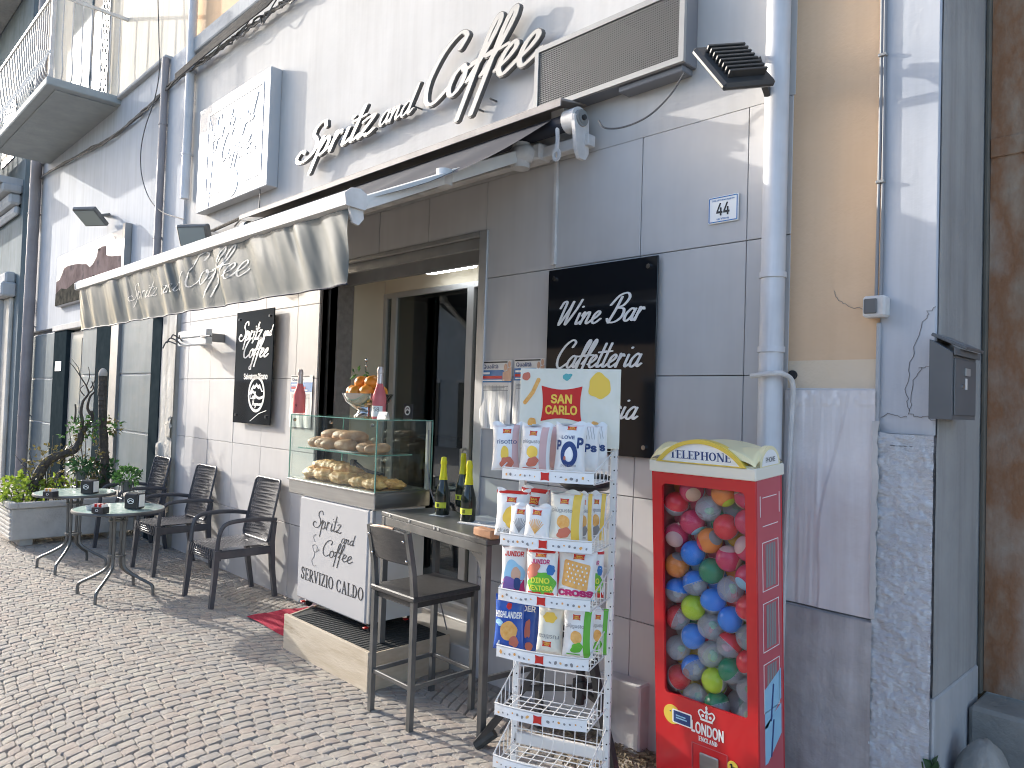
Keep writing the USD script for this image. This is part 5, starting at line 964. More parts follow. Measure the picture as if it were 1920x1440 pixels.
def lg(pr, x=.0, y=.78, w=.26, h=.11): pr(affinity.affine_transform(LOGO, [w, 0, 0, h, x-w/2, y]), 'ink_red', 'logo'); pr(affinity.affine_transform(LTX, [w, 0, 0, h, x-w/2, y]), 'ink_yellow', 'logo_text', .002)
def ttl(pr, txt, y, w, h, m='ink_grey', x=0, bold=0): pr(fit(sans(txt, .1, bold), w, h, x-w/2, y), m, 'lettering', .0016)
def piu(st, food1, food2):
    def d(pr):
        if st: pr(sbox(.2, 0, .42, 1), st, 'stripe'); 
        lg(pr, -.05, .76); ttl(pr, 'piùgusto', .58, .62, .10, 'ink_grey', -.1); pr(blob(-.1, .42, .17, 1.15, .75, seed=3), food1, 'picture', .0015); pr(blob(-.02, .2, .17, 1.2, .6, 10, seed=6), food2, 'picture', .0018)
        pr(sbox(-.35, .05, .1, .075), food2, 'print')
    return d
def pop(pr):
    lg(pr, .05, .86, .3, .08); ttl(pr, 'LOVE', .68, .45, .07, 'ink_navy', -.05, 1); ring = Point(0, .38).buffer(.3).difference(Point(0, .36).buffer(.16)); pr(affinity.scale(ring, .95, .85, origin=(0, .38)), 'ink_navy', 'emblem'); pr(blob(0, .37, .14, seed=2, am=.1), 'print_white', 'picture', .002); ttl(pr, 'P', .46, .16, .2, 'ink_navy', -.36, 3); ttl(pr, 'P', .50, .2, .22, 'ink_navy', .36, 3); ttl(pr, 'pop corn', .12, .5, .05, 'ink_grey'); pr(blob(-.15, .3, .04, seed=3), 'ink_ham', 'picture', .003)
def popside(pr): ttl(pr, 'Ps', .42, .6, .18, 'ink_navy', .1, 3); pr(unary_union([LineString([(-.4+k*.12, .95), (-.3+k*.12, .7)]).buffer(.008) for k in range(6)]), 'ink_grey', 'print')
def classic(pr): pr(sbox(-.5, .93, .5, 1), 'ink_red', 'top_band', .0014); lg(pr, .02, .74, .3, .12); pr(blob(-.05, .42, .2, .8, 1.1, seed=5), 'ink_yellow', 'picture'); ttl(pr, 'classica', .08, .8, .1, 'ink_grey', .0)
def redtop(pr): pr(sbox(-.5, .9, .5, 1), 'ink_red', 'top_band', .0014); lg(pr, .05, .62, .42, .2)
def sticks(cm):
    def d(pr):
        lg(pr, .0, .72, .36, .16)
        for k in range(9): pr(affinity.rotate(sbox(-.012, .18, .012, .62), -45+k*11, origin=(.0, .2)), cm, 'picture', .0012+.0002*k)
        ttl(pr, 'sticks' if 0 else 'fritte', .04, .5, .08)
    return d
def junior1(pr): pr(sbox(-.5, .0, .5, .3), 'ink_magenta', 'print'); pr(blob(.0, .40, .36, 1.1, .8, seed=21), 'ink_lightblue', 'picture'); pr(blob(.1, .40, .17, seed=22, am=.08), 'ink_skin', 'picture', .002); pr(blob(-.12, .2, .2, 1.2, .8, seed=23), 'ink_purple', 'picture', .0025); pr(blob(.16, .18, .13, seed=24), 'ink_navy', 'picture', .003); ttl(pr, 'JUNIOR', .78, .7, .11, 'ink_red', 0, 2)
def junior2(pr):
    pr(sbox(-.5, 0, .5, .12), 'ink_red', 'print'); pr(blob(.0, .32, .42, 1.1, .55, seed=31), 'ink_green', 'picture'); pr(blob(-.25, .55, .2, 1.3, .7, 20, seed=32), 'ink_ham', 'picture', .0016); pr(blob(.34, .58, .12, 1.2, .8, seed=33), 'ink_blue', 'picture', .0016); pr(sbox(-.5, .93, .5, 1), 'ink_red', 'top_band')
    lg(pr, .0, .84, .36, .08); ttl(pr, 'JUNIOR', .70, .6, .1, 'ink_magenta', 0, 2); ttl(pr, 'DINO', .30, .62, .12, 'label_yellow', 0, 2); ttl(pr, 'VENTOSA', .15, .8, .11, 'label_yellow', 0, 2)
def cross(pr):
    lg(pr, .06, .83, .3, .11); cr = sbox(-.30, .30, .30, .72).buffer(.06); holes = unary_union([Point(-.24+.12*i+.05*(j % 2), .36+.085*j).buffer(.022) for i in range(5) for j in range(5)]); pr(affinity.rotate(cr, -8), 'ink_orange', 'picture'); pr(affinity.rotate(holes, -8, origin=(0, .5)), 'print_white', 'picture', .002); pr(sbox(-.46, .0, .46, .03), 'ink_lightblue', 'print'); ttl(pr, 'CROSS', .07, .94, .14, 'ink_magenta', 0, 4)
def highl(pr): pr(blob(.02, .85, .09, 1, .7, seed=41), 'ink_red', 'logo'); ttl(pr, 'HIGHLANDER', .62, .92, .13, 'print_white', 0, 2); pr(blob(.05, .38, .3, 1, .62, seed=42, am=.08), 'ink_orange', 'picture'); pr(blob(.22, .18, .14, 1.2, .7, seed=43), 'ink_ham', 'picture', .002); pr(blob(-.3, .52, .1, 1.4, .6, seed=44), 'ink_lightblue', 'print')
def highl2(pr): ttl(pr, 'DER', .78, .6, .11, 'print_white', .0, 2); pr(blob(.0, .45, .18, .8, 1, seed=45), 'ink_ham', 'picture'); pr(blob(.1, .12, .15, 1.3, .5, seed=46), 'ink_ham', 'picture')
def rust(pr): lg(pr, .05, .72, .36, .12); ttl(pr, 'rustica', .58, .8, .10); pr(blob(.0, .22, .22, 1.2, .5, seed=51), 'ink_yellow', 'picture')
GP = None
S1 = shelf_z
bag(990, 1052, 796, 880, -.12, 'film_white', 'white crisp packet with pink stripe at the back of the top basket', piu('ink_pink', 'ink_ham', 'ink_ham'), seed=1)
bag(922, 976, 794, 882, -.20, 'film_white', 'leftmost white crisp packet of the top basket with a ham picture', lambda pr: (pr(sbox(.25, 0, .45, 1), 'ink_pink', 'stripe'), lg(pr, .05, .78, .3, .1), ttl(pr, 'risotto', .56, .7, .1, 'ink_navy', .05), pr(blob(-.05, .36, .16, .9, 1, seed=3), 'ink_yellow', 'picture'), pr(blob(.05, .16, .18, 1.3, .7, seed=6), 'ink_ham', 'picture', .002)), yaw=.1, seed=2)
bag(972, 1030, 797, 884, -.225, 'film_white', 'white crisp packet with a yellow crisp above ham in the middle of the top basket', piu('ink_pink', 'ink_yellow', 'ink_ham'), seed=3)
bag(1102, 1140, 796, 884, -.07, 'film_white', 'rearmost white popcorn packet at the right of the top basket', popside, yaw=.25, seed=4); bag(1082, 1124, 797, 886, -.14, 'film_white', 'second white popcorn packet behind the front one on the top basket', popside, yaw=.2, seed=5)
bag(1038, 1096, 794, 888, -.225, 'film_white', 'white popcorn packet with LOVE POP in dark blue on the top basket', pop, yaw=.08, seed=6)
bag(966, 1020, 915, 1000, -.10, 'film_white', 'red topped crisp packet leaning at the back of the second basket', redtop, seed=7, tilt=-.2); bag(1098, 1134, 925, 1012, -.06, 'film_white', 'rearmost packet with yellow stripe at the right of the second basket', piu('ink_yellow', 'ink_orange', 'ink_grey'), yaw=.25, seed=8)
bag(1078, 1112, 926, 1014, -.14, 'film_white', 'second packet with yellow stripe behind the front one in the second basket', piu('ink_yellow', 'ink_orange', 'ink_grey'), yaw=.2, seed=9); bag(926, 990, 920, 1006, -.18, 'film_white', 'white crisp packet with red top edge and classica lettering in the second basket', classic, seed=10)
bag(953, 997, 947, 1010, -.225, 'film_white', 'small white packet with pale grissini in the second basket', sticks('ink_grey'), seed=11); bag(980, 1030, 948, 1013, -.245, 'film_white', 'small white packet with orange potato sticks in the second basket', sticks('ink_orange'), seed=12)
bag(1026, 1092, 923, 1018, -.235, 'film_cream', 'cream crisp packet with broad yellow stripe at the front of the second basket', piu('ink_yellow', 'ink_orange', 'ink_ham'), yaw=.05, seed=13)
bag(1090, 1132, 1034, 1120, -.08, 'film_white', 'white packet with red and blue picture behind the cracker packet', junior2, yaw=.25, seed=14); bag(1000, 1060, 1024, 1105, -.12, 'film_red', 'red snack packet at the back of the third basket', redtop, seed=15)
bag(938, 990, 1024, 1112, -.20, 'film_white', 'snack packet with blue haired doll picture and JUNIOR lettering in the third basket', junior1, yaw=.08, seed=16); bag(985, 1046, 1031, 1120, -.235, 'film_white', 'snack packet with green DINO VENTOSA lettering in the third basket', junior2, seed=17)
bag(1044, 1116, 1034, 1124, -.225, 'film_white', 'snack packet with a large square cracker and CROSS lettering in the third basket', cross, yaw=.08, seed=18)
bag(1100, 1140, 1142, 1226, -.08, 'film_white', 'rear crisp packet with green stripe at the right of the fourth basket', piu('ink_green', 'ink_orange', 'ink_green'), yaw=.25, seed=19); bag(966, 1006, 1126, 1222, -.16, 'film_blue', 'narrow blue crisp packet behind the front blue one in the fourth basket', highl2, yaw=.25, seed=20)
bag(925, 980, 1122, 1218, -.225, 'film_blue', 'blue crisp packet with HIGHLANDER lettering and round crisp in the fourth basket', highl, yaw=.1, seed=21); bag(1004, 1054, 1138, 1226, -.20, 'film_cream', 'cream crisp packet standing upside down in the fourth basket', rust, flip=True, seed=22)
bag(1054, 1112, 1141, 1232, -.225, 'film_white', 'white crisp packet with bright green stripe at the front of the fourth basket', piu('ink_green', 'ink_orange', 'ink_green'), yaw=.08, seed=23)
# black tripod stand behind the rack
tp = T('tripod_stand', 'black metal tripod stand half hidden behind the crisp rack', 'stand', (-2.26, -.30, 0))
pc = np.array([-2.26, -.30, 0]); tp.part('top_plate', B().lathe([(0, 1.245), (.10, 1.25), (.125, 1.27), (.125, 1.31), (.1, 1.32), (0, 1.32)], pc), 'black_plastic')
tp.part('pole', B().cyl(pc+[0, 0, .25], pc+[0, 0, 1.26], .022), 'black_metal'); tp.part('hub', B().cyl(pc+[0, 0, .56], pc+[0, 0, .70], .045), 'black_plastic'); tp.part('collar', B().cyl(pc+[0, 0, .28], pc+[0, 0, .36], .036), 'black_plastic')
for dx, dy in ((-.38, -.30), (.26, -.05), (-.02, .26)):
    f_ = pc+[dx, dy, .02]; tp.part('leg', B().tube([pc+[dx*.1, dy*.1, .64], pc+[dx*.55, dy*.55, .30], f_], .016, 4), 'black_metal'); tp.part('strut', B().tube([pc+[dx*.08, dy*.08, .32], pc+[dx*.55, dy*.55, .30]], .011, 4), 'black_metal'); tp.part('rubber_foot', B().tube([f_+[-dx*.18, -dy*.18, .06], f_+[0, 0, -.01]], .024, 8), 'rubber')
# ================================================================== capsule vending machine shaped like a telephone box
LEAN = .072; MO = np.array([-1.5875, -.30, 0.0]); ML = rotx(LEAN)
def mw(b):
    v, f = b.arr(); return (v@ML.T+MO, f)
vm = T('capsule_machine', 'red toy capsule machine shaped like a telephone box with cream arched roof', 'vending machine', tuple(MO))
MW, MD, MH = .2325, .215, 1.385
wx0, wx1, wz0, wz1 = -.185, .19, .46, 1.335
shell = sbox(-MW, .02, MW, MH).difference(sbox(wx0, wz0, wx1, wz1).buffer(-.02).buffer(.02))
vm.part('front_panel', mw(B().poly(shell, (0, .012, 0), X_, Z_, .014)), 'machine_red', False); b = B().box((-MW, .0125, .02), (-MW+.012, MD, MH)).box((-MW, MD-.01, .02), (MW, MD, MH)).box((-MW+.013, .013, .02), (MW-.013, MD-.011, wz0-.07)).box((-MW+.013, .013, MH-.02), (MW-.013, MD-.011, MH-.001)); vm.part('cabinet', mw(b), 'machine_red', False)
vm.part('liner', mw(B().box((-MW+.0125, MD-.016, wz0-.07), (MW-.0125, MD-.0105, MH-.02)).box((-MW+.0125, .02, wz0-.07), (-MW+.016, MD-.016, MH-.02)).box((MW-.016, .02, wz0-.07), (MW-.0125, MD-.016, MH-.02))), 'machine_side', False)
vm.part('window', mw(B().box((wx0-.01, .013, wz0-.01), (wx1+.01, .016, wz1+.01))), 'capsule_window', False)
sp = vm.part('side_panel', mw(B().box((MW-.012, .0125, .02), (MW, MD-.0105, MH))), 'machine_side', False)
def side(gm, m, d=.001, nm='side_print'): vm.part(nm, mw(B().poly(gm, (MW+.0001, .0125, 0), Y_, Z_, d)), m, False, under=sp)
SW = MD-.02
for k in range(3):
    z1 = 1.14-k*.235; o = sbox(.035, z1-.19, SW-.03, z1); side(o.difference(o.buffer(-.003)), 'print_white'); q = affinity.scale(o, .62, .88); side(q.difference(unary_union([LineString([(.06+.02*j, z1-.18), (.065+.02*j, z1)]).buffer(.002) for j in range(4)])), 'ink_grey', .0006)
side(unary_union([sbox(.02, 1.24, .024, 1.32), sbox(SW-.02, 1.24, SW-.016, 1.32), sbox(.04, 1.31, SW-.04, 1.313), sbox(.04, 1.2, SW-.03, 1.203)]), 'print_white')
for k, z in enumerate((.40, .26, .08, -.08)):
    z += .02; pz = Polygon([(.04, z), (.04, z+.15), (SW-.02, z+.20), (SW-.02, z+.08), (.06, z)]) if k < 2 else Polygon([(.03, max(z, .03)), (.05, z+.16), (.08, z+.14), (.07, max(z, .03)), (.1, max(z, .03)), (.12, z+.12), (SW-.03, z+.17), (SW-.02, max(z, .03))])
    if pz.is_valid: side(pz, 'ink_lightblue'); side(LineString([(.09, max(z+.02, .03)), (.11, z+.15)]).buffer(.006), 'ink_navy', .0016)
vm.part('cornice', mw(B().box((-MW-.008, -.012, MH-.002), (MW+.008, MD+.006, MH+.045), .004)), 'machine_white')
rz = MH+.046
def roof(u, v):
    x = (u*2-1); y = (v*2-1); H = np.maximum(.098*np.sqrt(np.maximum(1-.93*x*x, 0))-.018, .085*np.sqrt(np.maximum(1-.93*y*y, 0))-.018)*np.minimum(1, (1.02-np.abs(y))*14)**.5*np.minimum(1, (1.02-np.abs(x))*14)**.5
    return np.stack([x*(MW+.003), (MD-.006)/2+y*(MD+.006)/2, rz+np.maximum(H, .002)], -1)
b = B().grid(roof, 60, 44); b.box((-MW-.003, -.006, rz-.003), (MW+.003, MD, rz+.006)); vm.part('roof', mw(b), 'machine_cream', True)
def seg(wd, h, n=24): t = np.linspace(-1, 1, n); c = (wd*wd/4+h*h)/(2*h); return Polygon([(x*wd/2, math.sqrt(max(c*c-(x*wd/2)**2, 0))-(c-h)) for x in t])
so, si = seg(2*MW-.06, .098), seg(2*MW-.11, .078)
pd = vm.part('pediment', mw(B().poly(so, (0, .02, rz-.002), X_, Z_, .028).poly(unary_union([so.difference(affinity.translate(si, 0, .004))]), (0, -.008, rz-.002), X_, Z_, .008)), 'machine_gold', 25)
vm.part('telephone_panel', mw(B().poly(affinity.translate(si, 0, .004), (0, -.0085, rz-.002), X_, Z_, .0012)), 'ink_lightblue' if 0 else 'print_white', False, under=pd)
tw = fit(serif('TELEPHONE', .04, .17, .06), .275, .036, -.1375, .016); arch = affinity.translate(si, 0, .004).buffer(-.006); vm.part('lettering', mw(B().poly(tw.intersection(arch), (0, -.0098, rz-.002), X_, Z_, .001)), 'ink_navy', False, under=pd)
s2, s3 = seg(MD-.05, .078), seg(MD-.08, .060)
pd2 = vm.part('side_pediment', mw(B().poly(s2, (MW-.016, MD/2, rz-.002), Y_, Z_, .022)), 'machine_cream', 25); vm.part('panel', mw(B().poly(affinity.translate(s3, 0, .004), (MW+.0062, MD/2, rz-.002), Y_, Z_, .001)), 'print_white', False, under=pd2); vm.part('lettering', mw(B().poly(fit(sans('PHONE', .02, 1), .075, .02, -.0375, .016), (MW+.0074, MD/2, rz-.002), Y_, Z_, .0008)), 'ink_grey', False, under=pd2)
def fp(gm, m, d=.0012, nm='print'): vm.part(nm, mw(B().poly(gm, (0, -.0022, 0), X_, Z_, d)), m, False)
crown = unary_union([sbox(-.027, 0, .027, .008), LineString(spline([(-.026, .01), (-.036, .03), (-.025, .042), (-.008, .034), (0, .045), (.008, .034), (.025, .042), (.036, .03), (.026, .01)], 6)).buffer(.0028), Point(0, .052).buffer(.0045), sbox(-.0015, .05, .0015, .064), sbox(-.005, .056, .005, .059), Point(-.017, .021).buffer(.006), Point(.017, .021).buffer(.006), sbox(-.006, .012, .006, .028), sbox(-.0015, .01, .0015, .045)])
fp(affinity.translate(crown, .012, .395), 'print_white', nm='crown'); fp(fit(sans('LONDON', .06, 1.5), .145, .048, -.058, .335), 'print_white', nm='lettering'); fp(fit(serif('ENGLAND', .03, .22, .05), .085, .020, -.026, .308), 'print_white', nm='lettering')
fp(Point(-.15, .375).buffer(.040), 'machine_gold', nm='round_sticker'); fp(sbox(-.142, .350, -.062, .395).buffer(.006), 'print_white', .0016, 'sticker'); fp(sbox(-.139, .352, -.065, .393).buffer(.003), 'ink_navy', .002, 'sticker'); fp(unary_union([sbox(-.13, .376, -.085, .381), sbox(-.13, .366, -.078, .371)]), 'ink_lightblue', .0026, 'sticker_text'); fp(sbox(-.16, .385, -.155, .39), 'ink_navy', .002, 'sticker_text')
cpn = sbox(-.055, .06, .10, .29); fp(cpn.buffer(.003).difference(cpn), 'machine_side', .002, 'coin_door_edge'); vm.part('coin_mechanism', mw(B().box((-.02, -.012, .10), (.065, -.002, .265), .004).cyl((.022, -.03, .18), (.022, -.012, .18), .03)), 'steel'); fp(Point(.125, .255).buffer(.023), 'machine_gold', .0018, 'price_sticker'); fp(fit(sans('1', .02, 2), None, .024, .112, .243), 'ink_black', .0026, 'price_text'); fp(fit(sans('euro', .01, 1), .017, .008, .122, .250), 'ink_black', .0026, 'price_text')
# capsules: packed by letting balls settle in the case
cr = .0525; lo = np.array([-MW+.017+cr, .0175+cr, wz0-.068+cr]); hi = np.array([MW-.017-cr, MD-.0165-cr, 1.36-cr])
NB = 74; rs = np.random.RandomState(5); P = lo+(hi-lo)*rs.rand(NB, 3)
for it in range(900):
    P[:, 2] -= .0009*(1-it/900)
    for _ in range(3):
        d = P[:, None]-P[None]; L = np.linalg.norm(d, axis=-1)+np.eye(NB)*9; ov = np.maximum(2*cr-L, 0); P = P+.5*(d/L[..., None]*ov[..., None]*.5).sum(1)*1.6; P = np.clip(P, lo, hi)
tops = P[:, 2]
half = trimesh.creation.icosphere(3, cr*.985); hv, hf = half.vertices, half.faces; cz = hv[hf].mean(1)[:, 2]; up_, dn_ = hf[cz >= 0], hf[cz < 0]
MATS['capsule_clear'] = usdkit.material(stage, '/World/Looks/capsule_clear', {'t': ('transparent_bsdf', {'color': (.92, .93, .95)}), 'p': ('principled_bsdf', {'base_color': (.9, .92, .95), 'roughness': .12}), 'm': ('mix_closure', {'fac': .24})}, [('t.BSDF', 'm.closure1'), ('p.BSDF', 'm.closure2')], surface='m.closure')
cols = {'blue': (.03, .24, .80), 'red': (.75, .03, .05), 'green': (.02, .24, .12), 'yellow': (.85, .5, .03), 'lime': (.52, .72, .04), 'clear': None, 'crimson': (.62, .04, .12), 'orange': (.8, .24, .04)}
for k, cc in cols.items():
    if cc: mat('capsule_'+k, cc, .18, coat=.3)
mat('toy_pink', (.6, .2, .28), .4); mat('toy_green', (.12, .5, .12), .4); mat('toy_grey', (.4, .38, .36), .4); mat('toy_orange', (.7, .25, .05), .4)
protos = {}
def capsule(kind, p, rot):
    grp = f'{kind} toy capsules in the vending machine'
    lab = {'clear': 'clear plastic toy capsule with a small toy inside, behind the red machine window', 'crimson': 'printed ball capsule in crimson with coloured patches in the upper half of the machine', 'orange': 'printed ball capsule in orange with coloured patches in the upper half of the machine'}.get(kind, f'{kind} and clear plastic toy capsule behind the red machine window')
    w = ML@p+MO
    if kind in protos: protos[kind].copy(w, 0, lab, rot=rot); return
    t = T('toy_capsule', lab, 'capsule', tuple(w), 0, grp, local=True, rot=rot); protos[kind] = t
    if kind in ('crimson', 'orange'):
        t.part('ball', (hv, hf), 'capsule_'+kind, True)
        for dv, mm in (((.6, .3, .75), 'ink_grey' if kind == 'orange' else 'ink_pink'), ((-.7, -.5, .4), 'capsule_lime' if kind == 'orange' else 'ink_skin'), ((.2, -.8, -.5), 'ink_lightblue' if kind == 'crimson' else 'capsule_red')):
            dv = np.array(dv)/np.linalg.norm(dv); aa = np.linspace(0, .78 if mm == 'ink_pink' else .62, 7); cb = B().lathe([(cr*1.004*math.sin(q), cr*1.004*math.cos(q)) for q in aa], n=24); q1 = np.cross(dv, [.3, .5, .81]); q1 /= np.linalg.norm(q1); q2 = np.cross(dv, q1); cv, cf = cb.arr()
            t.part('printed_patch', (cv@np.array([q1, q2, dv]), cf), mm, True)
        return
    t.part('coloured_half' if kind != 'clear' else 'clear_half', (hv, up_), 'capsule_'+kind, True); t.part('clear_half', (hv, dn_), 'capsule_clear', True); t.part('rim', B().lathe([(cr*.97, -.0015), (cr*1.01, -.0015), (cr*1.01, .0015), (cr*.97, .0015)], n=24), 'capsule_clear')
    t.part('toy', B().sph((0, .004, -.016), (.02, .014, .014), 2).sph((.012, .0, -.004), .011, 2), {'blue': 'toy_grey', 'red': 'toy_pink', 'green': 'toy_grey', 'yellow': 'toy_orange', 'lime': 'toy_grey', 'clear': 'toy_green'}[kind], True)
order = ['blue', 'red', 'clear', 'green', 'yellow', 'lime', 'red', 'clear', 'yellow', 'green', 'clear', 'clear']
for i in np.argsort(P[:, 2]):
    p = P[i]; k = 'crimson' if p[2] > .98 and rs.rand() < .42 else ('orange' if p[2] > .96 and rs.rand() < .45 else ('blue' if .82 < p[2] < 1.06 and rs.rand() < .5 else order[rs.randint(len(order))]))
    capsule(k, p, (rs.uniform(-15, 95), rs.uniform(-85, 85), rs.uniform(-180, 180) if k in ('crimson', 'orange') else rs.uniform(-30, 30)))
# ================================================================== woven armchairs, glass tables and what stands on them
ch = T('armchair', 'dark woven armchair nearest to the display cart', 'chair', (-5.93, -.345, 0), math.radians(1), local=True)
HT_ = .44
def backf(X, Y, o=0.): t_ = Y/.47; return np.stack([X*(1-.06*t_), .190+.105*t_+.03*(X/.23)**2*-1+.02+o, HT_+.02+.51*t_], -1)
bp = sbox(-.225, 0, .225, .45).buffer(-.04).buffer(.04); ho = []
for j in range(17):
    for i in range(15):
        x = -.2+i*.0285+(j % 2)*.008-.004; y = .03+j*.0245
        if abs(x) < .205: ho.append(sbox(x-.0068, y-.0048, x+.0068, y+.0048))
bp = bp.difference(unary_union(ho))
b = B().flatpoly(bp, lambda X, Y: backf(X, Y), .2); b2 = B().flatpoly(bp, lambda X, Y: backf(X, Y, .008), .2); v2, f2 = b2.arr(); b.add(v2, f2[:, ::-1]); rim = np.array([(x, y) for x, y in sbox(-.225, 0, .225, .45).buffer(-.04).buffer(.04).exterior.coords]); b.tube(np.vstack([backf(rim[:, 0], rim[:, 1], .004)]), .011, 6, cap=False)
ch.part('backrest', b, 'rattan', True)
sp_ = sbox(-.235, -.25, .235, .23).buffer(-.03).buffer(.03); ho = []
for j in range(18):
    for i in range(17):
        x = -.21+i*.0263; y = -.225+j*.0255; ho.append(sbox(x-.006, y-.006, x+.006, y+.006))
sfn = lambda X, Y: np.stack([X, Y, HT_-.012*np.cos(X*6)*np.cos(Y*5)+.012-.02*np.maximum(-Y-.2, 0)*4], -1)
b = B().flatpoly(sp_.difference(unary_union(ho)), sfn, .12)
for k in range(5): b.tube([(x, -.255-.012*math.sin(k*.7)+.05*(x/.235)**4, HT_-.005-.018*k) for x in np.linspace(-.235, .235, 11)], .0095, 5)
for k in range(12): b.tube([(-.215+k*.039, -.262, HT_+.004), (-.215+k*.039, -.268, HT_-.045), (-.215+k*.039, -.255, HT_-.085)], .006, 4)
ch.part('seat', b, 'rattan', True); ch.part('seat_frame', B().box((-.24, -.235, HT_-.075), (-.205, .24, HT_-.012), .008).box((.205, -.235, HT_-.075), (.24, .24, HT_-.012), .008).box((-.205, .19, HT_-.07), (.205, .225, HT_-.02), .006), 'rattan')
for s in (-1, 1):
    ch.part('leg', B().tube([(s*.25, -.275, 0), (s*.245, -.255, .25), (s*.245, -.245, .44)], [.016, .019, .021], 4), 'rattan'); ch.part('leg', B().tube([(s*.205, .275, 0), (s*.215, .235, .25), (s*.225, .215, .46), (s*.222, .235, .62)], [.016, .019, .021, .018], 4), 'rattan')
    ch.part('armrest', B().tube(spline([(s*.245, -.245, .42), (s*.252, -.232, .56), (s*.258, -.19, .635), (s*.262, -.08, .658), (s*.258, .10, .655), (s*.235, .245, .635)], 5), .0175, 8, flat=.75), 'rattan')
ch.copy((-7.23, -.335, 0), math.radians(2), 'dark woven armchair in the middle of the row behind the near glass table'); ch.copy((-8.37, -.35, 0), math.radians(1), 'dark woven armchair farthest from the cart, beside the concrete planter')
TT = .70
tbl = T('glass_table', 'round glass topped table nearest to the display cart', 'table', (-6.53, -1.04, 0), 0, local=True)
tbl.part('glass_top', B().lathe([(0, TT-.006), (.328, TT-.006), (.330, TT-.002), (.328, TT), (0, TT)], n=48), 'glass_table'); tbl.part('rim', B().lathe([(.325, TT-.022), (.337, TT-.022), (.340, TT-.012), (.337, TT-.001), (.329, TT+.002), (.325, TT-.006), (.325, TT-.022)], n=48), 'gun_metal')
for k in range(4):
    a = math.radians(45+90*k+2); c_, s_ = math.cos(a), math.sin(a)
    q = [(.20, TT-.02), (.09, TT-.03), (.062, TT-.08), (.055, .5), (.055, .30), (.075, .215), (.17, .15), (.27, .10), (.298, .07), (.303, .0)]
    tbl.part('leg', B().tube(spline([(r_*c_, r_*s_, z) for r_, z in q], 5), .0125, 8), 'gun_metal')
for z in (.32, .60): tbl.part('ring', B().lathe([(.040, z-.006), (.07, z-.006), (.07, z+.006), (.040, z+.006), (.04, z-.006)], n=20), 'gun_metal')
tbl.copy((-7.76, -1.05, 0), .08, 'round glass topped table farther from the cart, beside the concrete planter')
def tp_(u, v): p = GZ(u, v, TT); return np.array([p[0], p[1], TT+.003])
def napkin(c, a, label):
    t = T('napkin_dispenser', label, 'napkin dispenser', tuple(c), a, local=True); t.part('case', B().box((-.06, -.05, 0), (.06, .05, .125), .008), 'black_plastic'); t.part('napkins', B().box((.061, -.034, .018), (.066, .034, .115), .002), 'paper'); e = affinity.scale(Point(0, 0).buffer(.03), 1, .72); t.part('emblem', onwall(e.difference(e.buffer(-.0045)).union(LineString([(-.02, -.004), (0, .006), (.02, -.004)]).buffer(.003)), (0, -.0501, .065), .001), 'print_white', False)
napkin(tp_(252, 954), .62, 'black napkin dispenser with white napkins on the nearer glass table'); napkin(tp_(168, 926), .62, 'black napkin dispenser with white napkins on the farther glass table')
def caddy(c, label, extra):
    t = T('sugar_caddy', label, 'sugar caddy', tuple(c), .5, local=True); t.part('box', B().box((-.055, -.035, 0), (.055, .035, .05), .005), 'black_plastic'); b = B(); b2 = B()
    for k in range(7): (b if k % 3 else b2).obox((-.042+k*.014, 0, .05), (.004, .028, .022), roty(.25*math.sin(k)))
    t.part('sachets', b, 'ink_orange' if not extra else 'ink_red'); t.part('sachets', b2, 'paper')
    e = affinity.scale(Point(0, 0).buffer(.014), 1, .7); t.part('emblem', onwall(e.difference(e.buffer(-.003)), (0, -.0351, .025), .001), 'print_white', False)
caddy(tp_(188, 963), 'black sugar caddy with red sachets on the nearer glass table', 1); caddy(tp_(95, 932), 'black sugar caddy with orange sachets on the farther glass table', 0)
p = tp_(171, 956); one('white_cup', 'small white ashtray cup beside the sugar caddy on the nearer table', 'cup', B().lathe([(0, .001), (.035, 0), (.04, .03), (.036, .03), (.03, .008), (0, .006)], p), 'box_white')
def potted(c, label, seed, mt='leaf_green', s=1.):
    c = np.array(c, float); t = T('potted_plant', label, 'plant', tuple(c)); t.part('pot', B().lathe([(0, .09), (.04, .085), (.05, .16), (.055, .165), (.05, .166), (.045, .155), (0, .15)], c), 'dark_paint'); b = B()
    for dx in (-.06, .06):
        for dy in (-.05, .05): b.tube([c+[dx, dy, 0], c+[dx*.8, dy*.8, .15]], .004, 5)
    b.tube([c+[-.06, -.05, .02], c+[.06, -.05, .02], c+[.06, .05, .02], c+[-.06, .05, .02], c+[-.06, -.05, .02]], .004, 5); t.part('wire_stand', b, 'black_metal'); t.part('foliage', leafcloud(c+[0, 0, .21], (.115*s, .10*s, .075*s), 150, .055, seed, 2.2), mt, False)
potted(tp_(236, 938), 'small potted plant in a black wire stand on the nearer glass table', 5); potted(tp_(150, 916), 'small potted plant in a black wire stand on the farther glass table', 6, 'leaf_dark')
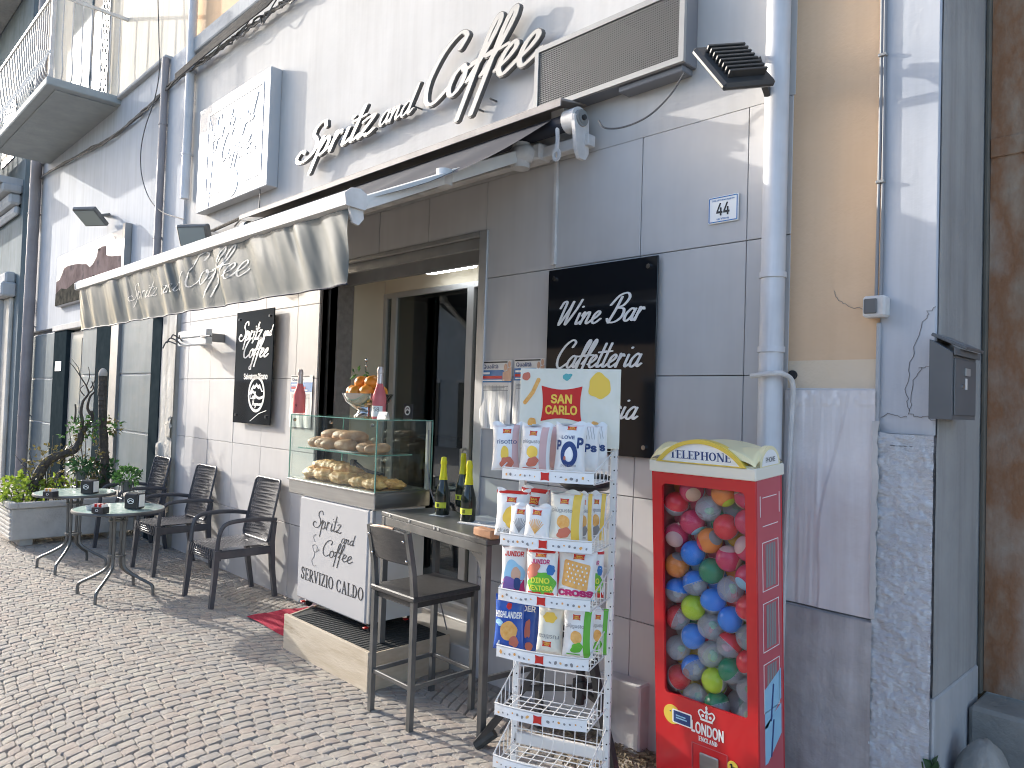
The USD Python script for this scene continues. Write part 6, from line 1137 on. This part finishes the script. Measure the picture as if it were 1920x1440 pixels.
# concrete planter, tree, cut trunk, shrubs
pt = T('planter', 'long ribbed concrete planter trough at the left of the tables', 'planter', (-9.4, -.7, 0)); px0, px1, py0, py1 = -9.72, -9.07, -1.29, -.10
b = B().box((px0, py0, .07), (px1, py1, .40), .01); pt.part('trough', b, 'planter_concrete')
for k in range(7): pt.part('rib', B().box((px0+.02, py0-.012, .085+k*.045), (px1-.02, py0+.01, .115+k*.045), .006), 'planter_concrete')
pt.part('rim', B().box((px0-.03, py0-.03, .40), (px1+.03, py0+.05, .46), .008).box((px0-.03, py1-.05, .40), (px1+.03, py1+.03, .46), .008).box((px0-.03, py0+.05, .40), (px0+.05, py1-.05, .46), .008).box((px1-.05, py0+.05, .40), (px1+.03, py1-.05, .46), .008), 'planter_concrete'); pt.part('soil', B().box((px0+.04, py0+.04, .38), (px1-.04, py1-.04, .42)), 'soil')
for y in (py0+.15, py1-.2): pt.part('foot', B().box((px0+.05, y-.06, 0), (px1-.05, y+.06, .072), .006), 'planter_concrete')
PX = -9.38
def tx(pts, dx=0.): return np.array([GX(u, v, PX+dx) for u, v in pts])
tr = T('old_tree', 'small old tree with leaning dark trunk and bare forked branches in the planter', 'tree', tuple(tx([(60, 915)])[0]))
tr.part('trunk', B().tube(spline(tx([(58, 925), (66, 905), (75, 885), (86, 868), (104, 856), (124, 850), (141, 842), (149, 826), (152, 812)]), 5), np.linspace(.062, .036, 41), 9), 'bark')
for q, r0, r1 in (([(152, 814), (162, 800), (172, 786), (172, 770)], .034, .016), ([(170, 778), (164, 765), (166, 752), (170, 742), (177, 735)], .018, .010), ([(152, 812), (154, 790), (152, 772), (156, 752), (166, 738), (162, 724)], .022, .008), ([(166, 738), (175, 728), (172, 715)], .009, .006), ([(162, 724), (150, 705), (140, 690), (129, 678)], .008, .003), ([(162, 724), (168, 705), (166, 688)], .006, .003), ([(170, 728), (178, 712), (182, 690)], .007, .003), ([(150, 706), (147, 690), (134, 672)], .005, .002), ([(158, 742), (150, 730), (158, 722)], .007, .004), ([(104, 856), (118, 844), (122, 836)], .014, .004), ([(124, 850), (132, 838), (140, 834)], .012, .003), ([(140, 792), (142, 770), (141, 758)], .012, .008)):
    s = spline(tx(q, -.04*R_.random()), 4); tr.part('branch', B().tube(s, np.linspace(r0, r1, len(s)), 6), 'bark')
tr.part('foliage', leafcloud(tx([(150, 808)])[0], (.16, .2, .17), 60, .06, 21, 2.0), 'leaf_green', False); tr.part('foliage', leafcloud(tx([(190, 795)])[0], (.2, .25, .12), 75, .06, 22, 2.0), 'leaf_green', False); tr.part('foliage', leafcloud(tx([(210, 800)])[0], (.12, .12, .1), 50, .055, 23, 2.0), 'leaf_dry', False)
ck = T('cut_trunk', 'tall dark cut trunk with a pale sawn top standing in the planter', 'tree trunk', tuple(GX(195, 915, -9.35)))
q = [GX(u, v, -9.35) for u, v in ((199, 930), (197, 880), (194, 820), (192, 760), (193, 705))]
def trunk(u, v):
    s = spline(q, 6); i = np.clip((v*(len(s)-1)).astype(int), 0, len(s)-1); c = s[i]; a = u*2*np.pi; r = .040*(1+.22*meshkit.fbm(np.stack([np.cos(a)*2, np.sin(a)*2, v*16], -1), 3, 4))+.006*np.sin(v*140)
    return c+np.stack([r*np.cos(a), r*np.sin(a), 0*a], -1)
ck.part('stem', B().grid(trunk, 18, 90), 'bark', True); ck.part('sawn_top', B().sph(np.array(q[-1])+[0, 0, .02], (.046, .046, .07), 2), 'bark_pale')
for nm, lab, uv, r, n, sz, mt, sd in (('lime_shrub', 'bright lime green shrub at the street end of the planter', (40, 918), (.22, .26, .15), 240, .085, 'leaf_lime', 31), ('lime_shrub', 'small lime green shrub in the planter behind the farther table', (112, 912), (.16, .22, .10), 120, .075, 'leaf_lime', 32), ('dry_shrub', 'dry brown twiggy shrub round the leaning tree trunk', (92, 872), (.24, .28, .26), 170, .055, 'leaf_dry', 33), ('creeper', 'thin dry creeper climbing between the two trunks in the planter', (165, 850), (.20, .22, .42), 200, .05, 'leaf_dry', 34), ('leafy_shrub', 'dark green leafy shrub at the wall end of the planter', (188, 888), (.16, .2, .18), 150, .075, 'leaf_dark', 35)):
    c = GX(*uv, PX); t = T(nm, lab, 'shrub', (c[0], c[1], .42)); b = B(); rs = np.random.RandomState(sd)
    for k in range(9): d = rs.normal(size=3)*np.array(r)*.6; b.tube([(c[0]+d[0]*.3, c[1]+d[1]*.3, .40), c+[d[0]*.6, d[1]*.6, -r[2]*.2], c+d+[0, 0, r[2]*.3]], [.006, .004, .002], 4)
    t.part('stems', b, 'bark'); t.part('foliage', leafcloud(c, r, n, sz, sd, 1.7), mt, False)
# ================================================================== foot of the wall at the right
b = B(); rs = np.random.RandomState(8)
for k in range(420):
    x = rs.uniform(-2.55, -1.85); y = -.02-abs(rs.normal())*.14-(.12 if k % 4 == 0 else 0); L = rs.uniform(.012, .04); a = rs.uniform(0, 6.3); d = np.array([math.cos(a), math.sin(a), 0])*L; s_ = np.array([-d[1], d[0], 0])*.35; z = .012+rs.uniform(0, .012)
    b.add([[x, y, z]-d, [x, y, z+.006]+s_, [x, y, z]+d, [x, y, z+.004]-s_], [[0, 1, 2], [0, 2, 3]])
one('dry_litter', 'dry leaves and dirt gathered at the foot of the wall under the crisp rack', 'leaves', b, 'leaf_litter', False, kind='stuff')
q = np.array([-.80, .22, .0]); m = trimesh.creation.icosphere(4); v = m.vertices*(1+.10*(meshkit.fbm(m.vertices*1.8+3, 4, 7)[:, None]-.5)); v = v*(1+.03*(meshkit.noise(m.vertices*9, 3)[:, None]-.5))
one('kerb_boulder', 'rounded grey guard stone at the foot of the gateway', 'stone', B().add(v*[.135, .16, .46]+[-.735, .20, .0], m.faces), 'stone_boulder', True)
t = T('wall_weed', 'green weed growing between the pillar and the guard stone', 'weed', (-.82, .02, 0)); c = np.array([-.835, -.03, .28]); b = B()
for k in range(5): b.tube([c+[0, 0, -.28], c+[.012*k-.02, .0, .0], c+[.02*k-.04, -.01, .12]], [.004, .003, .002], 4)
t.part('stems', b, 'leaf_green', False); t.part('foliage', leafcloud(c-[0, 0, .06], (.02, .05, .17), 60, .06, 44, 1.8), 'leaf_dark', False)
